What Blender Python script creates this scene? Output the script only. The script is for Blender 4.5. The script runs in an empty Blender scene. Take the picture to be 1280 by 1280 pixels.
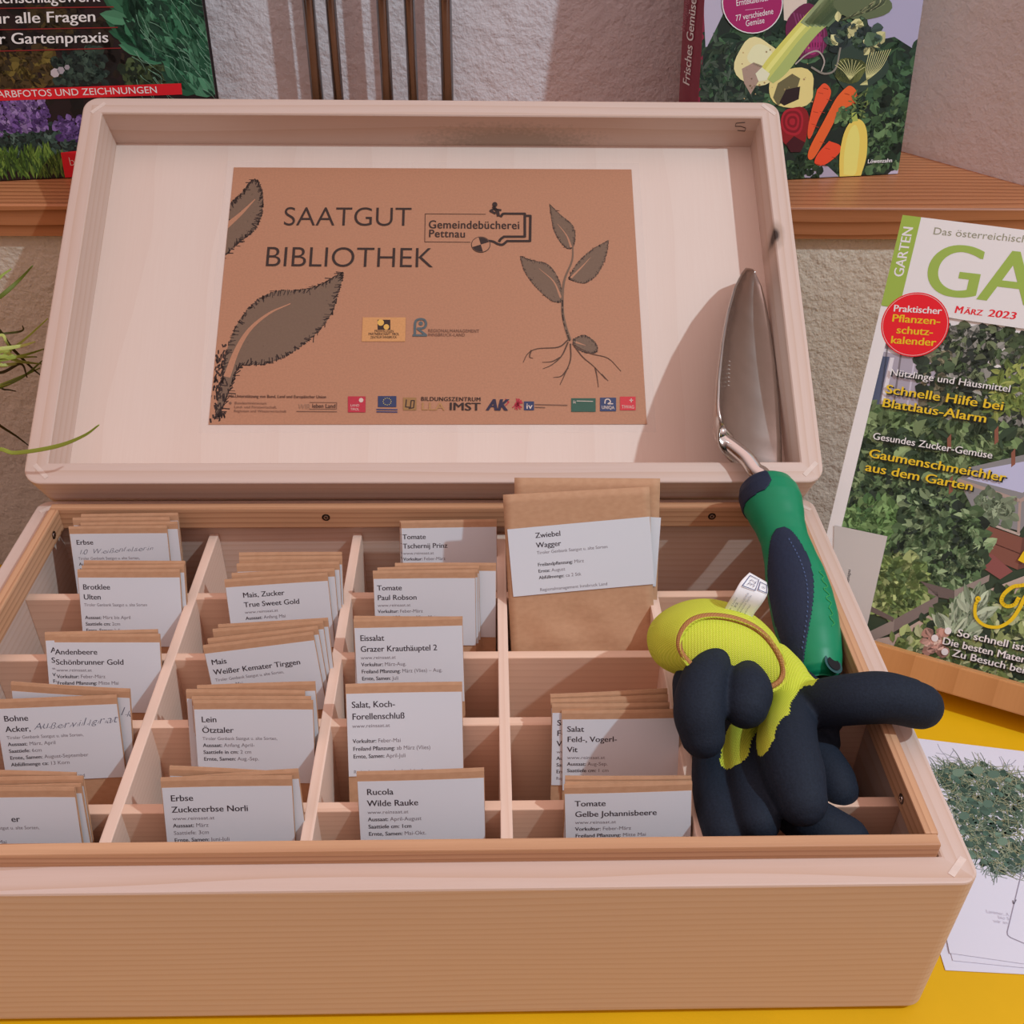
import bpy, bmesh, math, random
import numpy as np
from mathutils import Vector, Matrix

scene = bpy.context.scene
COL = scene.collection
random.seed(11)
rng = np.random.default_rng(5)

# ------------------------------------------------------------------ camera, world, lamps, exposure
F_PX = 1279.45
CAM = np.array([0.0381, -0.2608, 0.4943])
_yaw, _pitch, _roll = 0.0296, -0.6276, 0.0146
_cp, _sp = math.cos(_pitch), math.sin(_pitch)
FW = np.array([math.sin(_yaw) * _cp, math.cos(_yaw) * _cp, _sp])
_r = np.array([math.cos(_yaw), -math.sin(_yaw), 0.0])
_u = np.cross(_r, FW)
RT = _r * math.cos(_roll) + _u * math.sin(_roll)
UP = -_r * math.sin(_roll) + _u * math.cos(_roll)
cd = bpy.data.cameras.new('camera')
cam = bpy.data.objects.new('camera', cd)
COL.objects.link(cam)
cd.sensor_width = 36
cd.lens = 36 * F_PX / 1280
cd.clip_start = 0.01
m = Matrix.Identity(4)
for i in range(3):
    m[i][0], m[i][1], m[i][2], m[i][3] = RT[i], UP[i], -FW[i], CAM[i]
cam.matrix_world = m
scene.camera = cam

world = bpy.data.worlds.new('room_light')
scene.world = world
world.use_nodes = True
bg = world.node_tree.nodes['Background']
_wt = world.node_tree
_tc = _wt.nodes.new('ShaderNodeTexCoord')
_sx = _wt.nodes.new('ShaderNodeSeparateXYZ')
_mr = _wt.nodes.new('ShaderNodeMapRange')
_mr.interpolation_type = 'SMOOTHSTEP'
for _i, _v in ((1, -0.05), (2, 1.0), (3, 0.16), (4, 1.0)):   # bright ceiling, dim lower half of the room
    _mr.inputs[_i].default_value = _v
_wt.links.new(_tc.outputs['Generated'], _sx.inputs[0])
_wt.links.new(_sx.outputs[2], _mr.inputs[0])
_wt.links.new(_mr.outputs[0], bg.inputs[1])
bg.inputs[0].default_value = (1.0, 0.69, 0.64, 1)


def spot(name, loc, target, energy, color, size, angle=1.3):
    d = bpy.data.lights.new(name, 'SPOT')
    d.energy, d.color, d.shadow_soft_size, d.spot_size, d.spot_blend = energy, color, size, angle, 0.6
    o = bpy.data.objects.new(name, d)
    COL.objects.link(o)
    o.location = loc
    o.rotation_euler = (Vector(target) - Vector(loc)).to_track_quat('-Z', 'Y').to_euler()
    return o


spot('ceiling_spot', (1.17, -0.33, 1.68), (0.05, 0.25, 0.1), 74, (0.72, 0.93, 1.05), 0.022)
vs = scene.view_settings
vs.view_transform = 'Standard'
vs.look = 'None'
vs.exposure = 0.0
vs.gamma = 1.0
vs.use_curve_mapping = False


# ------------------------------------------------------------------ geometry helpers
def ray(px, py):
    return FW + RT * (px - 640) / F_PX - UP * (py - 640) / F_PX


def at_depth(px, py, d):
    return Vector(CAM + ray(px, py) * d)


def at_z(px, py, z):
    v = ray(px, py)
    return Vector(CAM + v * ((z - CAM[2]) / v[2]))


class Frame:
    """a plane in the room: origin, across, up, normal towards the viewer"""
    def __init__(s, O, A, B):
        s.O, s.A, s.B = Vector(O), Vector(A).normalized(), Vector(B).normalized()
        s.N = s.A.cross(s.B).normalized()

    def px(s, x, y, n=0.0):
        v = ray(x, y)
        O = np.array(s.O + s.N * n)
        N = np.array(s.N)
        X = Vector(CAM + v * (np.dot(O - CAM, N) / np.dot(v, N))) - s.O
        return X.dot(s.A), X.dot(s.B)

    def matrix(s):
        M = Matrix.Identity(4)
        for i in range(3):
            M[i][0], M[i][1], M[i][2], M[i][3] = s.A[i], s.B[i], s.N[i], s.O[i]
        return M


def frame_yaw(O, yaw, lean, roll=0.0):
    """upright sheet: x across, y up, z towards the viewer; leaning back by lean"""
    R = Matrix.Rotation(yaw, 3, 'Z') @ Matrix.Rotation(-lean, 3, 'X') @ Matrix.Rotation(roll, 3, 'Y')
    return Frame(O, R @ Vector((1, 0, 0)), R @ Vector((0, 0, 1)))


def lin(c):
    return tuple(((v / 255) / 12.92 if v / 255 <= 0.04045 else (((v / 255) + 0.055) / 1.055) ** 2.4) for v in c[:3])


ILL = (0.64, 0.60, 0.62)


def obs(r, g, b):
    """surface colour of something that looks (r,g,b) in the photo's lamp light"""
    return tuple(min(0.92, max(0.004, v / k)) for v, k in zip(lin((r, g, b)), ILL))


def make_obj(name, verts, faces, mats, parent=None, smooth=False, midx=None, cols=None, loc=None):
    me = bpy.data.meshes.new(name)
    me.from_pydata([tuple(v) for v in verts], [], [tuple(f) for f in faces])
    for mm in (mats if isinstance(mats, (list, tuple)) else [mats]):
        me.materials.append(mm)
    if midx is not None:
        me.polygons.foreach_set('material_index', midx)
    if smooth:
        me.polygons.foreach_set('use_smooth', [True] * len(me.polygons))
    if cols is not None:
        ca = me.color_attributes.new('Print', 'FLOAT_COLOR', 'POINT')
        arr = np.ones((len(verts), 4), np.float32)
        arr[:, :3] = np.array(cols, np.float32)
        ca.data.foreach_set('color', arr.ravel())
    me.update()
    o = bpy.data.objects.new(name, me)
    COL.objects.link(o)
    if parent:
        o.parent = parent
    if loc is not None:
        o.location = loc
    return o


def empty(name, loc=(0, 0, 0)):
    o = bpy.data.objects.new(name, None)
    o.empty_display_size = 0.02
    COL.objects.link(o)
    o.location = loc
    return o


def tag(o, label, cat, group=None, kind=None):
    o['label'], o['category'] = label, cat
    if group:
        o['group'] = group
    if kind:
        o['kind'] = kind
    return o


class MB:
    """collects pieces of one mesh"""
    def __init__(s):
        s.v, s.f, s.mi = [], [], []

    def add(s, verts, faces, mi=0):
        o = len(s.v)
        s.v += [Vector(v) for v in verts]
        s.f += [tuple(i + o for i in f) for f in faces]
        s.mi += [mi] * len(faces)

    def box(s, lo, hi, bev=0.0, mi=0):
        bm = bmesh.new()
        bmesh.ops.create_cube(bm, size=1)
        for v in bm.verts:
            v.co = Vector([lo[i] + (v.co[i] + 0.5) * (hi[i] - lo[i]) for i in range(3)])
        if bev:
            bmesh.ops.bevel(bm, geom=bm.edges[:], offset=bev, segments=2, affect='EDGES', profile=0.6)
        bm.verts.index_update()
        s.add([v.co.copy() for v in bm.verts], [[v.index for v in f.verts] for f in bm.faces], mi)
        bm.free()

    def loft(s, rings, close=True, cap=True, mi=0):
        n = len(rings[0])
        vs_ = [p for r in rings for p in r]
        fs = []
        for k in range(len(rings) - 1):
            for i in range(n if close else n - 1):
                j = (i + 1) % n
                fs.append((k * n + i, k * n + j, (k + 1) * n + j, (k + 1) * n + i))
        if cap:
            fs.append(tuple(range(n - 1, -1, -1)))
            fs.append(tuple((len(rings) - 1) * n + i for i in range(n)))
        s.add(vs_, fs, mi)

    def tube(s, pts, rad, n=12, ends=True, mi=0):
        pts = [Vector(p) for p in pts]
        rad = rad if isinstance(rad, (list, tuple)) else [rad] * len(pts)
        rings = []
        ref = None
        P, Rr, T = [], [], []
        for k, p in enumerate(pts):
            t = (pts[min(k + 1, len(pts) - 1)] - pts[max(k - 1, 0)]).normalized()
            P.append(p), Rr.append(rad[k]), T.append(t)
        if ends:
            for e, sg in ((0, -1), (-1, 1)):
                ext = []
                for a in (0.35, 0.7, 0.92, 0.998):
                    ext.append((P[e] + T[e] * sg * Rr[e] * a, Rr[e] * math.sqrt(max(1 - a * a, 0.0004)), T[e]))
                if sg < 0:
                    ext = ext[::-1]
                    P0, R0, T0 = map(list, zip(*ext))
                else:
                    P1, R1, T1 = map(list, zip(*ext))
            P, Rr, T = P0 + P + P1, R0 + Rr + R1, T0 + T + T1
        for p, r, t in zip(P, Rr, T):
            if ref is None:
                ref = t.orthogonal().normalized()
            ref = (ref - t * ref.dot(t)).normalized()
            b = t.cross(ref)
            rings.append([p + (ref * math.cos(2 * math.pi * i / n) + b * math.sin(2 * math.pi * i / n)) * r for i in range(n)])
        s.loft(rings, mi=mi)

    def build(s, name, mats, parent=None, smooth=False):
        return make_obj(name, s.v, s.f, mats, parent, smooth, s.mi)


def spline(pts, n=8):
    """Catmull-Rom through rows of numbers"""
    P = [np.array(p, float) for p in pts]
    P = [2 * P[0] - P[1]] + P + [2 * P[-1] - P[-2]]
    out = []
    for i in range(1, len(P) - 2):
        for k in range(n):
            t = k / n
            a, b, c, d = P[i - 1], P[i], P[i + 1], P[i + 2]
            out.append(0.5 * (2 * b + (c - a) * t + (2 * a - 5 * b + 4 * c - d) * t * t + (3 * b - a - 3 * c + d) * t ** 3))
    out.append(P[-2])
    return out


def rring(W, D, inset, r, nc=8):
    """rounded rectangle loop centred on the origin, counter-clockwise from the +x -y corner"""
    hx, hy = W / 2 - inset, D / 2 - inset
    r = max(r - inset, 0.0004)
    out = []
    for cx, cy, a0 in ((1, -1, -90), (1, 1, 0), (-1, 1, 90), (-1, -1, 180)):
        for k in range(nc + 1):
            a = math.radians(a0 + 90 * k / nc)
            out.append((cx * (hx - r) + r * math.cos(a), cy * (hy - r) + r * math.sin(a)))
    return out


def ring_mesh(mb, W, D, r, profile, nc=8):
    """sweep a profile of (inset, height) round a rounded rectangle; sides 0/1 get material 0 (front/back) or 1 (left/right)"""
    loops = [[(x, y, z) for x, y in rring(W, D, ins, r, nc)] for ins, z in profile]
    n = len(loops[0])
    o = len(mb.v)
    for l in loops:
        mb.v += [Vector(p) for p in l]
    K = len(loops)
    for k in range(K):
        k2 = (k + 1) % K
        for i in range(n):
            j = (i + 1) % n
            mb.f.append((o + k * n + i, o + k * n + j, o + k2 * n + j, o + k2 * n + i))
            c, q = divmod(i, nc + 1)
            if q == nc:
                side = (c + 1) % 4          # straight run after corner c: right, back, left, front
                mi = 1 if c in (0, 2) else 0
            else:
                half = q < nc / 2
                mi = (0 if half else 1) if c in (0, 2) else (1 if half else 0)
            mb.mi.append(mi)


# main sizes (metres)
BW, BD, BH, BT = 0.5066, 0.2900, 0.1049, 0.0142
LID_H, LID_T, LID_IN = 0.3010, 0.0379, 0.0059
LEAN = 0.9735
LID = Frame((0, 0.2954, 0.0975), (1, 0, 0), (0, math.sin(LEAN), math.cos(LEAN)))
_sx = LID.px(637, 165, 0.022)[0]
_kx = LID.px(969, 294, LID_T)

# ------------------------------------------------------------------ materials
def nodes(name, rough=0.6, spec=0.35):
    mt = bpy.data.materials.new(name)
    mt.use_nodes = True
    nt = mt.node_tree
    b = nt.nodes['Principled BSDF']
    b.inputs['Roughness'].default_value = rough
    b.inputs['Specular IOR Level'].default_value = spec
    return mt, nt, b


def N(nt, t, **kw):
    n = nt.nodes.new(t)
    for k, v in kw.items():
        if k in n.inputs:
            n.inputs[k].default_value = v
        else:
            setattr(n, k, v)
    return n


def mixc(nt, fac, a, b, mode='MIX'):
    n = nt.nodes.new('ShaderNodeMix')
    n.data_type, n.blend_type = 'RGBA', mode
    for i, v in ((0, fac), (6, a), (7, b)):
        if hasattr(v, 'is_linked') or hasattr(v, 'node'):
            nt.links.new(v, n.inputs[i])
        else:
            n.inputs[i].default_value = v if i == 0 else (*v, 1)
    return n.outputs[2]


def ramp(nt, src, p0, p1):
    n = N(nt, 'ShaderNodeMapRange')
    n.inputs[1].default_value, n.inputs[2].default_value = p0, p1
    nt.links.new(src, n.inputs[0])
    return n.outputs[0]


def plain(name, col, rough=0.55, metal=0.0, spec=0.35, noise=0.0, nscale=200, bump=0.0):
    mt, nt, b = nodes(name, rough, spec)
    b.inputs['Metallic'].default_value = metal
    b.inputs['Base Color'].default_value = (*col, 1)
    if noise or bump:
        tc = N(nt, 'ShaderNodeTexCoord')
        nz = N(nt, 'ShaderNodeTexNoise', Scale=nscale, Detail=4.0)
        nt.links.new(tc.outputs['Object'], nz.inputs['Vector'])
        if noise:
            c2 = tuple(v * (1 - noise) for v in col)
            nt.links.new(mixc(nt, ramp(nt, nz.outputs[0], 0.35, 0.65), col, c2), b.inputs['Base Color'])
        if bump:
            bp = N(nt, 'ShaderNodeBump', Strength=1.0, Distance=bump)
            nt.links.new(nz.outputs[0], bp.inputs['Height'])
            nt.links.new(bp.outputs[0], b.inputs['Normal'])
    return mt


def wood(name, base, dark, axis=0, ring=0.0045, centre=(0.0, -0.05, 0.07), contrast=0.55, rough=0.5, wob=0.006, knots=None, stain=None):
    mt, nt, b = nodes(name, rough, 0.3)
    tc = N(nt, 'ShaderNodeTexCoord')
    st = [14.0, 14.0, 14.0]
    st[axis] = 3.0
    mp = N(nt, 'ShaderNodeMapping')
    mp.inputs['Scale'].default_value = st
    nt.links.new(tc.outputs['Object'], mp.inputs[0])
    nz = N(nt, 'ShaderNodeTexNoise', Scale=1.0, Detail=2.0)
    nt.links.new(mp.outputs[0], nz.inputs['Vector'])
    sub = N(nt, 'ShaderNodeVectorMath', operation='SUBTRACT')
    sub.inputs[1].default_value = (0.5, 0.5, 0.5)
    nt.links.new(nz.outputs[1], sub.inputs[0])
    sc = N(nt, 'ShaderNodeVectorMath', operation='SCALE')
    sc.inputs['Scale'].default_value = wob
    nt.links.new(sub.outputs[0], sc.inputs[0])
    ad = N(nt, 'ShaderNodeVectorMath', operation='ADD')
    nt.links.new(tc.outputs['Object'], ad.inputs[0])
    nt.links.new(sc.outputs[0], ad.inputs[1])
    ad2 = N(nt, 'ShaderNodeVectorMath', operation='ADD')
    ad2.inputs[1].default_value = centre
    nt.links.new(ad.outputs[0], ad2.inputs[0])
    wv = N(nt, 'ShaderNodeTexWave', wave_type='RINGS', rings_direction='XYZ'[axis], wave_profile='SAW')
    wv.inputs['Scale'].default_value = 2 * math.pi / ring / 20
    nt.links.new(ad2.outputs[0], wv.inputs['Vector'])
    late = ramp(nt, wv.outputs['Fac'], 0.25, 1.0)
    pw = N(nt, 'ShaderNodeMath', operation='POWER')
    pw.inputs[1].default_value = 2.2
    nt.links.new(late, pw.inputs[0])
    st2 = [900.0, 900.0, 900.0]
    st2[axis] = 25.0
    mp2 = N(nt, 'ShaderNodeMapping')
    mp2.inputs['Scale'].default_value = st2
    nt.links.new(tc.outputs['Object'], mp2.inputs[0])
    nf = N(nt, 'ShaderNodeTexNoise', Scale=1.0, Detail=2.0)
    nt.links.new(mp2.outputs[0], nf.inputs['Vector'])
    big = N(nt, 'ShaderNodeTexNoise', Scale=0.6, Detail=1.0)
    nt.links.new(mp.outputs[0], big.inputs['Vector'])
    mu = N(nt, 'ShaderNodeMath', operation='MULTIPLY')
    mu.inputs[1].default_value = contrast
    nt.links.new(pw.outputs[0], mu.inputs[0])
    c = mixc(nt, mu.outputs[0], base, dark)
    f2 = N(nt, 'ShaderNodeMath', operation='MULTIPLY')
    f2.inputs[1].default_value = 0.16
    nt.links.new(ramp(nt, nf.outputs[0], 0.3, 0.75), f2.inputs[0])
    c = mixc(nt, f2.outputs[0], c, dark)
    f3 = N(nt, 'ShaderNodeMath', operation='MULTIPLY')
    f3.inputs[1].default_value = 0.35 * contrast
    nt.links.new(ramp(nt, big.outputs[0], 0.4, 0.7), f3.inputs[0])
    c = mixc(nt, f3.outputs[0], c, dark)

    def blot(c, centre_, radii, col, strength, nsc):
        g = N(nt, 'ShaderNodeVectorMath', operation='SUBTRACT')
        g.inputs[1].default_value = centre_
        nt.links.new(tc.outputs['Object'], g.inputs[0])
        d = N(nt, 'ShaderNodeVectorMath', operation='DIVIDE')
        d.inputs[1].default_value = radii
        nt.links.new(g.outputs[0], d.inputs[0])
        ln = N(nt, 'ShaderNodeVectorMath', operation='LENGTH')
        nt.links.new(d.outputs[0], ln.inputs[0])
        z = N(nt, 'ShaderNodeTexNoise', Scale=nsc, Detail=5.0)
        nt.links.new(tc.outputs['Object'], z.inputs['Vector'])
        s_ = N(nt, 'ShaderNodeMath', operation='ADD')
        nt.links.new(ln.outputs['Value'], s_.inputs[0])
        nt.links.new(z.outputs[0], s_.inputs[1])
        f = ramp(nt, s_.outputs[0], 1.5, 0.9)
        f4 = N(nt, 'ShaderNodeMath', operation='MULTIPLY')
        f4.inputs[1].default_value = strength
        nt.links.new(f, f4.inputs[0])
        return mixc(nt, f4.outputs[0], c, col)
    for cc, rr in (knots or []):
        c = blot(c, cc, tuple(2.1 * v for v in rr), tuple(v * 0.55 for v in dark), 0.6, 60)
        c = blot(c, cc, rr, (0.03, 0.015, 0.01), 0.95, 60)
    for cc, rr, col, s_ in (stain or []):
        c = blot(c, cc, rr, col, s_, 420)
    nt.links.new(c, b.inputs['Base Color'])
    return mt


PINE = (0.69, 0.545, 0.475)
PINE_D = (0.58, 0.39, 0.28)
LIN = (0.68, 0.40, 0.23)
LIN_D = (0.36, 0.155, 0.07)
M_pine_x = wood('pine_along', PINE, PINE_D, 0, 0.0042, (0, 0.03, 0.22), 0.7, wob=0.012)
M_pine_y = wood('pine_across', PINE, PINE_D, 1, 0.0046, (0.30, 0, 0.16), 0.62)
M_floor = wood('pale_plywood', (0.785, 0.66, 0.58), (0.70, 0.53, 0.44), 1, 0.05, (0.5, 0, 0.2), 0.25, 0.55, 0.05)
M_lid_x = wood('lid_pine_along', PINE, PINE_D, 0, 0.0062, (0, 0.10, 0.09), 0.55, stain=[((_sx, LID_H - BT, 0.010), (0.075, 0.05, 0.022), obs(120, 105, 92), 0.6)])
M_lid_y = wood('lid_pine_across', PINE, PINE_D, 1, 0.0055, (0.12, 0, 0.10), 0.6, knots=[((_kx[0], _kx[1], LID_T), (0.0035, 0.006, 0.02))])
M_liner_x = wood('liner_along', LIN, LIN_D, 0, 0.0030, (0, 0.05, 0.1), 0.75)
M_liner_y = wood('liner_across', LIN, LIN_D, 1, 0.0030, (0.05, 0, 0.1), 0.75)
M_div_x = wood('divider_along', (0.86, 0.60, 0.45), (0.72, 0.45, 0.31), 0, 0.0035, (0, 0.1, 0.04), 0.5)
M_div_y = wood('divider_across', (0.86, 0.65, 0.53), (0.74, 0.50, 0.37), 1, 0.0035, (0.1, 0, 0.04), 0.5)
M_spline = plain('pale_spline_wood', (0.80, 0.66, 0.58), 0.6, noise=0.1, nscale=300)
M_sill_x = wood('larch_sill', (0.56, 0.235, 0.105), (0.23, 0.07, 0.02), 0, 0.0065, (0, -0.35, -0.10), 1.0, 0.42, 0.012)
M_bamboo = wood('light_stand_wood', (0.62, 0.30, 0.11), (0.45, 0.19, 0.055), 1, 0.012, (0.02, 0, 0.2), 0.5, 0.4, 0.004)
M_yellow = plain('yellow_laminate', (0.74, 0.43, 0.004), 0.5, 0.0, 0.2, noise=0.04, nscale=30)
M_screw = plain('dark_screw_head', (0.05, 0.035, 0.025), 0.35, 0.7)
M_ink = plain('black_ink', (0.02, 0.018, 0.02), 0.6)
M_steel_rod = plain('brushed_steel_rods', (0.36, 0.37, 0.38), 0.24, 1.0, noise=0.1, nscale=50)
M_chrome = plain('polished_steel', (0.72, 0.70, 0.68), 0.13, 1.0)
M_blade = plain('satin_steel_blade', (0.62, 0.58, 0.55), 0.24, 1.0, noise=0.06, nscale=90)
M_green = plain('green_handle_plastic', obs(4, 108, 74), 0.42, noise=0.05, nscale=90)
M_navy = plain('navy_soft_grip', obs(24, 33, 54), 0.6, noise=0.12, nscale=500, bump=0.0003)
M_dark = plain('dark_hole', (0.01, 0.01, 0.012), 0.8)
M_lime = plain('lime_marking', obs(90, 190, 80), 0.5)
M_pages = plain('page_edges', obs(205, 196, 190), 0.8, noise=0.12, nscale=400)
M_maroon = plain('maroon_cover', obs(98, 28, 48), 0.4)
M_blackcover = plain('black_cover', obs(34, 22, 24), 0.4)
M_pot = plain('terracotta_pot', obs(170, 95, 66), 0.8, noise=0.15, nscale=60)
M_soil = plain('dark_soil', (0.03, 0.02, 0.013), 0.9, noise=0.5, nscale=120)
M_floorboards = plain('grey_floor', (0.25, 0.22, 0.2), 0.6, noise=0.1, nscale=8)


def kraft_mat():
    mt, nt, b = nodes('kraft_paper', 0.7, 0.25)
    tc = N(nt, 'ShaderNodeTexCoord')
    mp = N(nt, 'ShaderNodeMapping')
    mp.inputs['Scale'].default_value = (250, 250, 420)
    nt.links.new(tc.outputs['Object'], mp.inputs[0])
    nz = N(nt, 'ShaderNodeTexNoise', Scale=1.0, Detail=3.0)
    nt.links.new(mp.outputs[0], nz.inputs['Vector'])
    n2 = N(nt, 'ShaderNodeTexNoise', Scale=45.0, Detail=3.0)
    nt.links.new(tc.outputs['Object'], n2.inputs['Vector'])
    c = mixc(nt, ramp(nt, nz.outputs[0], 0.3, 0.7), (0.58, 0.345, 0.205), (0.53, 0.305, 0.175))
    nt.links.new(c, b.inputs['Base Color'])
    bp = N(nt, 'ShaderNodeBump', Strength=0.5, Distance=0.0012)
    nt.links.new(n2.outputs[0], bp.inputs['Height'])
    nt.links.new(bp.outputs[0], b.inputs['Normal'])
    return mt


M_kraft = kraft_mat()


def print_mat(name, rough=0.6, spec=0.3, coat=0.0, fibre=0.0):
    mt, nt, b = nodes(name, rough, spec)
    a = N(nt, 'ShaderNodeVertexColor')
    a.layer_name = 'Print'
    c = a.outputs[0]
    if fibre:
        tc = N(nt, 'ShaderNodeTexCoord')
        nz = N(nt, 'ShaderNodeTexNoise', Scale=700.0, Detail=4.0)
        nt.links.new(tc.outputs['Object'], nz.inputs['Vector'])
        c = mixc(nt, ramp(nt, nz.outputs[0], 0.25, 0.8), c, mixc(nt, fibre, c, (0.05, 0.03, 0.02)))
    nt.links.new(c, b.inputs['Base Color'])
    b.inputs['Coat Weight'].default_value = coat
    b.inputs['Coat Roughness'].default_value = 0.25
    return mt


M_label = print_mat('printed_white_label', 0.65)
M_gloss = print_mat('printed_glossy_cover', 0.42, 0.35, 0.12)
M_poster = print_mat('printed_kraft_sheet', 0.5, 0.3, 0.1, 0.18)


def plaster(name, col, col2, scale=60, bump=0.004):
    mt, nt, b = nodes(name, 0.9, 0.15)
    tc = N(nt, 'ShaderNodeTexCoord')
    nz = N(nt, 'ShaderNodeTexNoise', Scale=scale, Detail=6.0, Roughness=0.6)
    n2 = N(nt, 'ShaderNodeTexNoise', Scale=scale * 4.5, Detail=3.0)
    n3 = N(nt, 'ShaderNodeTexNoise', Scale=7.0, Detail=2.0)
    for n in (nz, n2, n3):
        nt.links.new(tc.outputs['Object'], n.inputs['Vector'])
    nt.links.new(mixc(nt, ramp(nt, n3.outputs[0], 0.35, 0.65), col, col2), b.inputs['Base Color'])
    ad = N(nt, 'ShaderNodeMath', operation='MULTIPLY_ADD')
    ad.inputs[1].default_value = 0.35
    nt.links.new(n2.outputs[0], ad.inputs[0])
    nt.links.new(nz.outputs[0], ad.inputs[2])
    bp = N(nt, 'ShaderNodeBump', Strength=0.8, Distance=bump)
    nt.links.new(ad.outputs[0], bp.inputs['Height'])
    nt.links.new(bp.outputs[0], b.inputs['Normal'])
    return mt


M_wall = plaster('white_plaster', (0.84, 0.80, 0.82), (0.79, 0.75, 0.77))
M_wall2 = plaster('cream_plaster', (0.78, 0.70, 0.58), (0.71, 0.63, 0.51))


def knit_mat(name, c1, c2):
    mt, nt, b = nodes(name, 0.85, 0.15)
    tc = N(nt, 'ShaderNodeTexCoord')
    mp = N(nt, 'ShaderNodeMapping')
    mp.inputs['Rotation'].default_value = (0.3, 0.5, 0.6)
    nt.links.new(tc.outputs['Object'], mp.inputs[0])
    w1 = N(nt, 'ShaderNodeTexWave', Scale=330.0, Distortion=0.6)
    w2 = N(nt, 'ShaderNodeTexWave', Scale=420.0, Distortion=0.6, bands_direction='Y')
    for w in (w1, w2):
        nt.links.new(mp.outputs[0], w.inputs['Vector'])
    mul = N(nt, 'ShaderNodeMath', operation='MULTIPLY')
    nt.links.new(w1.outputs['Fac'], mul.inputs[0])
    nt.links.new(w2.outputs['Fac'], mul.inputs[1])
    nt.links.new(mixc(nt, ramp(nt, mul.outputs[0], 0.0, 0.5), c2, c1), b.inputs['Base Color'])
    bp = N(nt, 'ShaderNodeBump', Strength=0.7, Distance=0.0005)
    nt.links.new(mul.outputs[0], bp.inputs['Height'])
    nt.links.new(bp.outputs[0], b.inputs['Normal'])
    return mt


M_knit = knit_mat('neon_yellow_knit', obs(196, 204, 76), obs(166, 172, 50))
M_hem = knit_mat('tan_hem_stitching', obs(170, 120, 76), obs(140, 94, 56))
M_nitrile = plain('black_foam_nitrile', obs(25, 31, 43), 0.75, 0, 0.22, noise=0.25, nscale=900, bump=0.0002)
M_grass = print_mat('grass_blades', 0.5)


# ------------------------------------------------------------------ printed matter
_tc = {}


def glyphs(body, bold=0.0, shear=0.0, spacing=1.0, res=3):
    key = (body, bold, shear, spacing, res)
    if key not in _tc:
        c = bpy.data.curves.new('lettering', 'FONT')
        c.body, c.size, c.offset, c.shear, c.space_character, c.resolution_u = body, 1.0, bold, shear, spacing, res
        o = bpy.data.objects.new('lettering', c)
        me = bpy.data.meshes.new_from_object(o)
        v = np.array([w.co[:2] for w in me.vertices]) if len(me.vertices) else np.zeros((0, 2))
        f = [tuple(p.vertices) for p in me.polygons]
        bpy.data.objects.remove(o)
        bpy.data.curves.remove(c)
        bpy.data.meshes.remove(me)
        _tc[key] = (v, f)
    return _tc[key]


def clip_poly(P, x0, y0, x1, y1):
    for ax, val, sg in ((0, x0, 1), (0, x1, -1), (1, y0, 1), (1, y1, -1)):
        out = []
        for i in range(len(P)):
            a, b = P[i - 1], P[i]
            da, db = (a[ax] - val) * sg, (b[ax] - val) * sg
            if (da >= 0) != (db >= 0):
                t = da / (da - db)
                out.append((a[0] + (b[0] - a[0]) * t, a[1] + (b[1] - a[1]) * t))
            if db >= 0:
                out.append(b)
        P = out
        if len(P) < 3:
            return []
    return P


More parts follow.
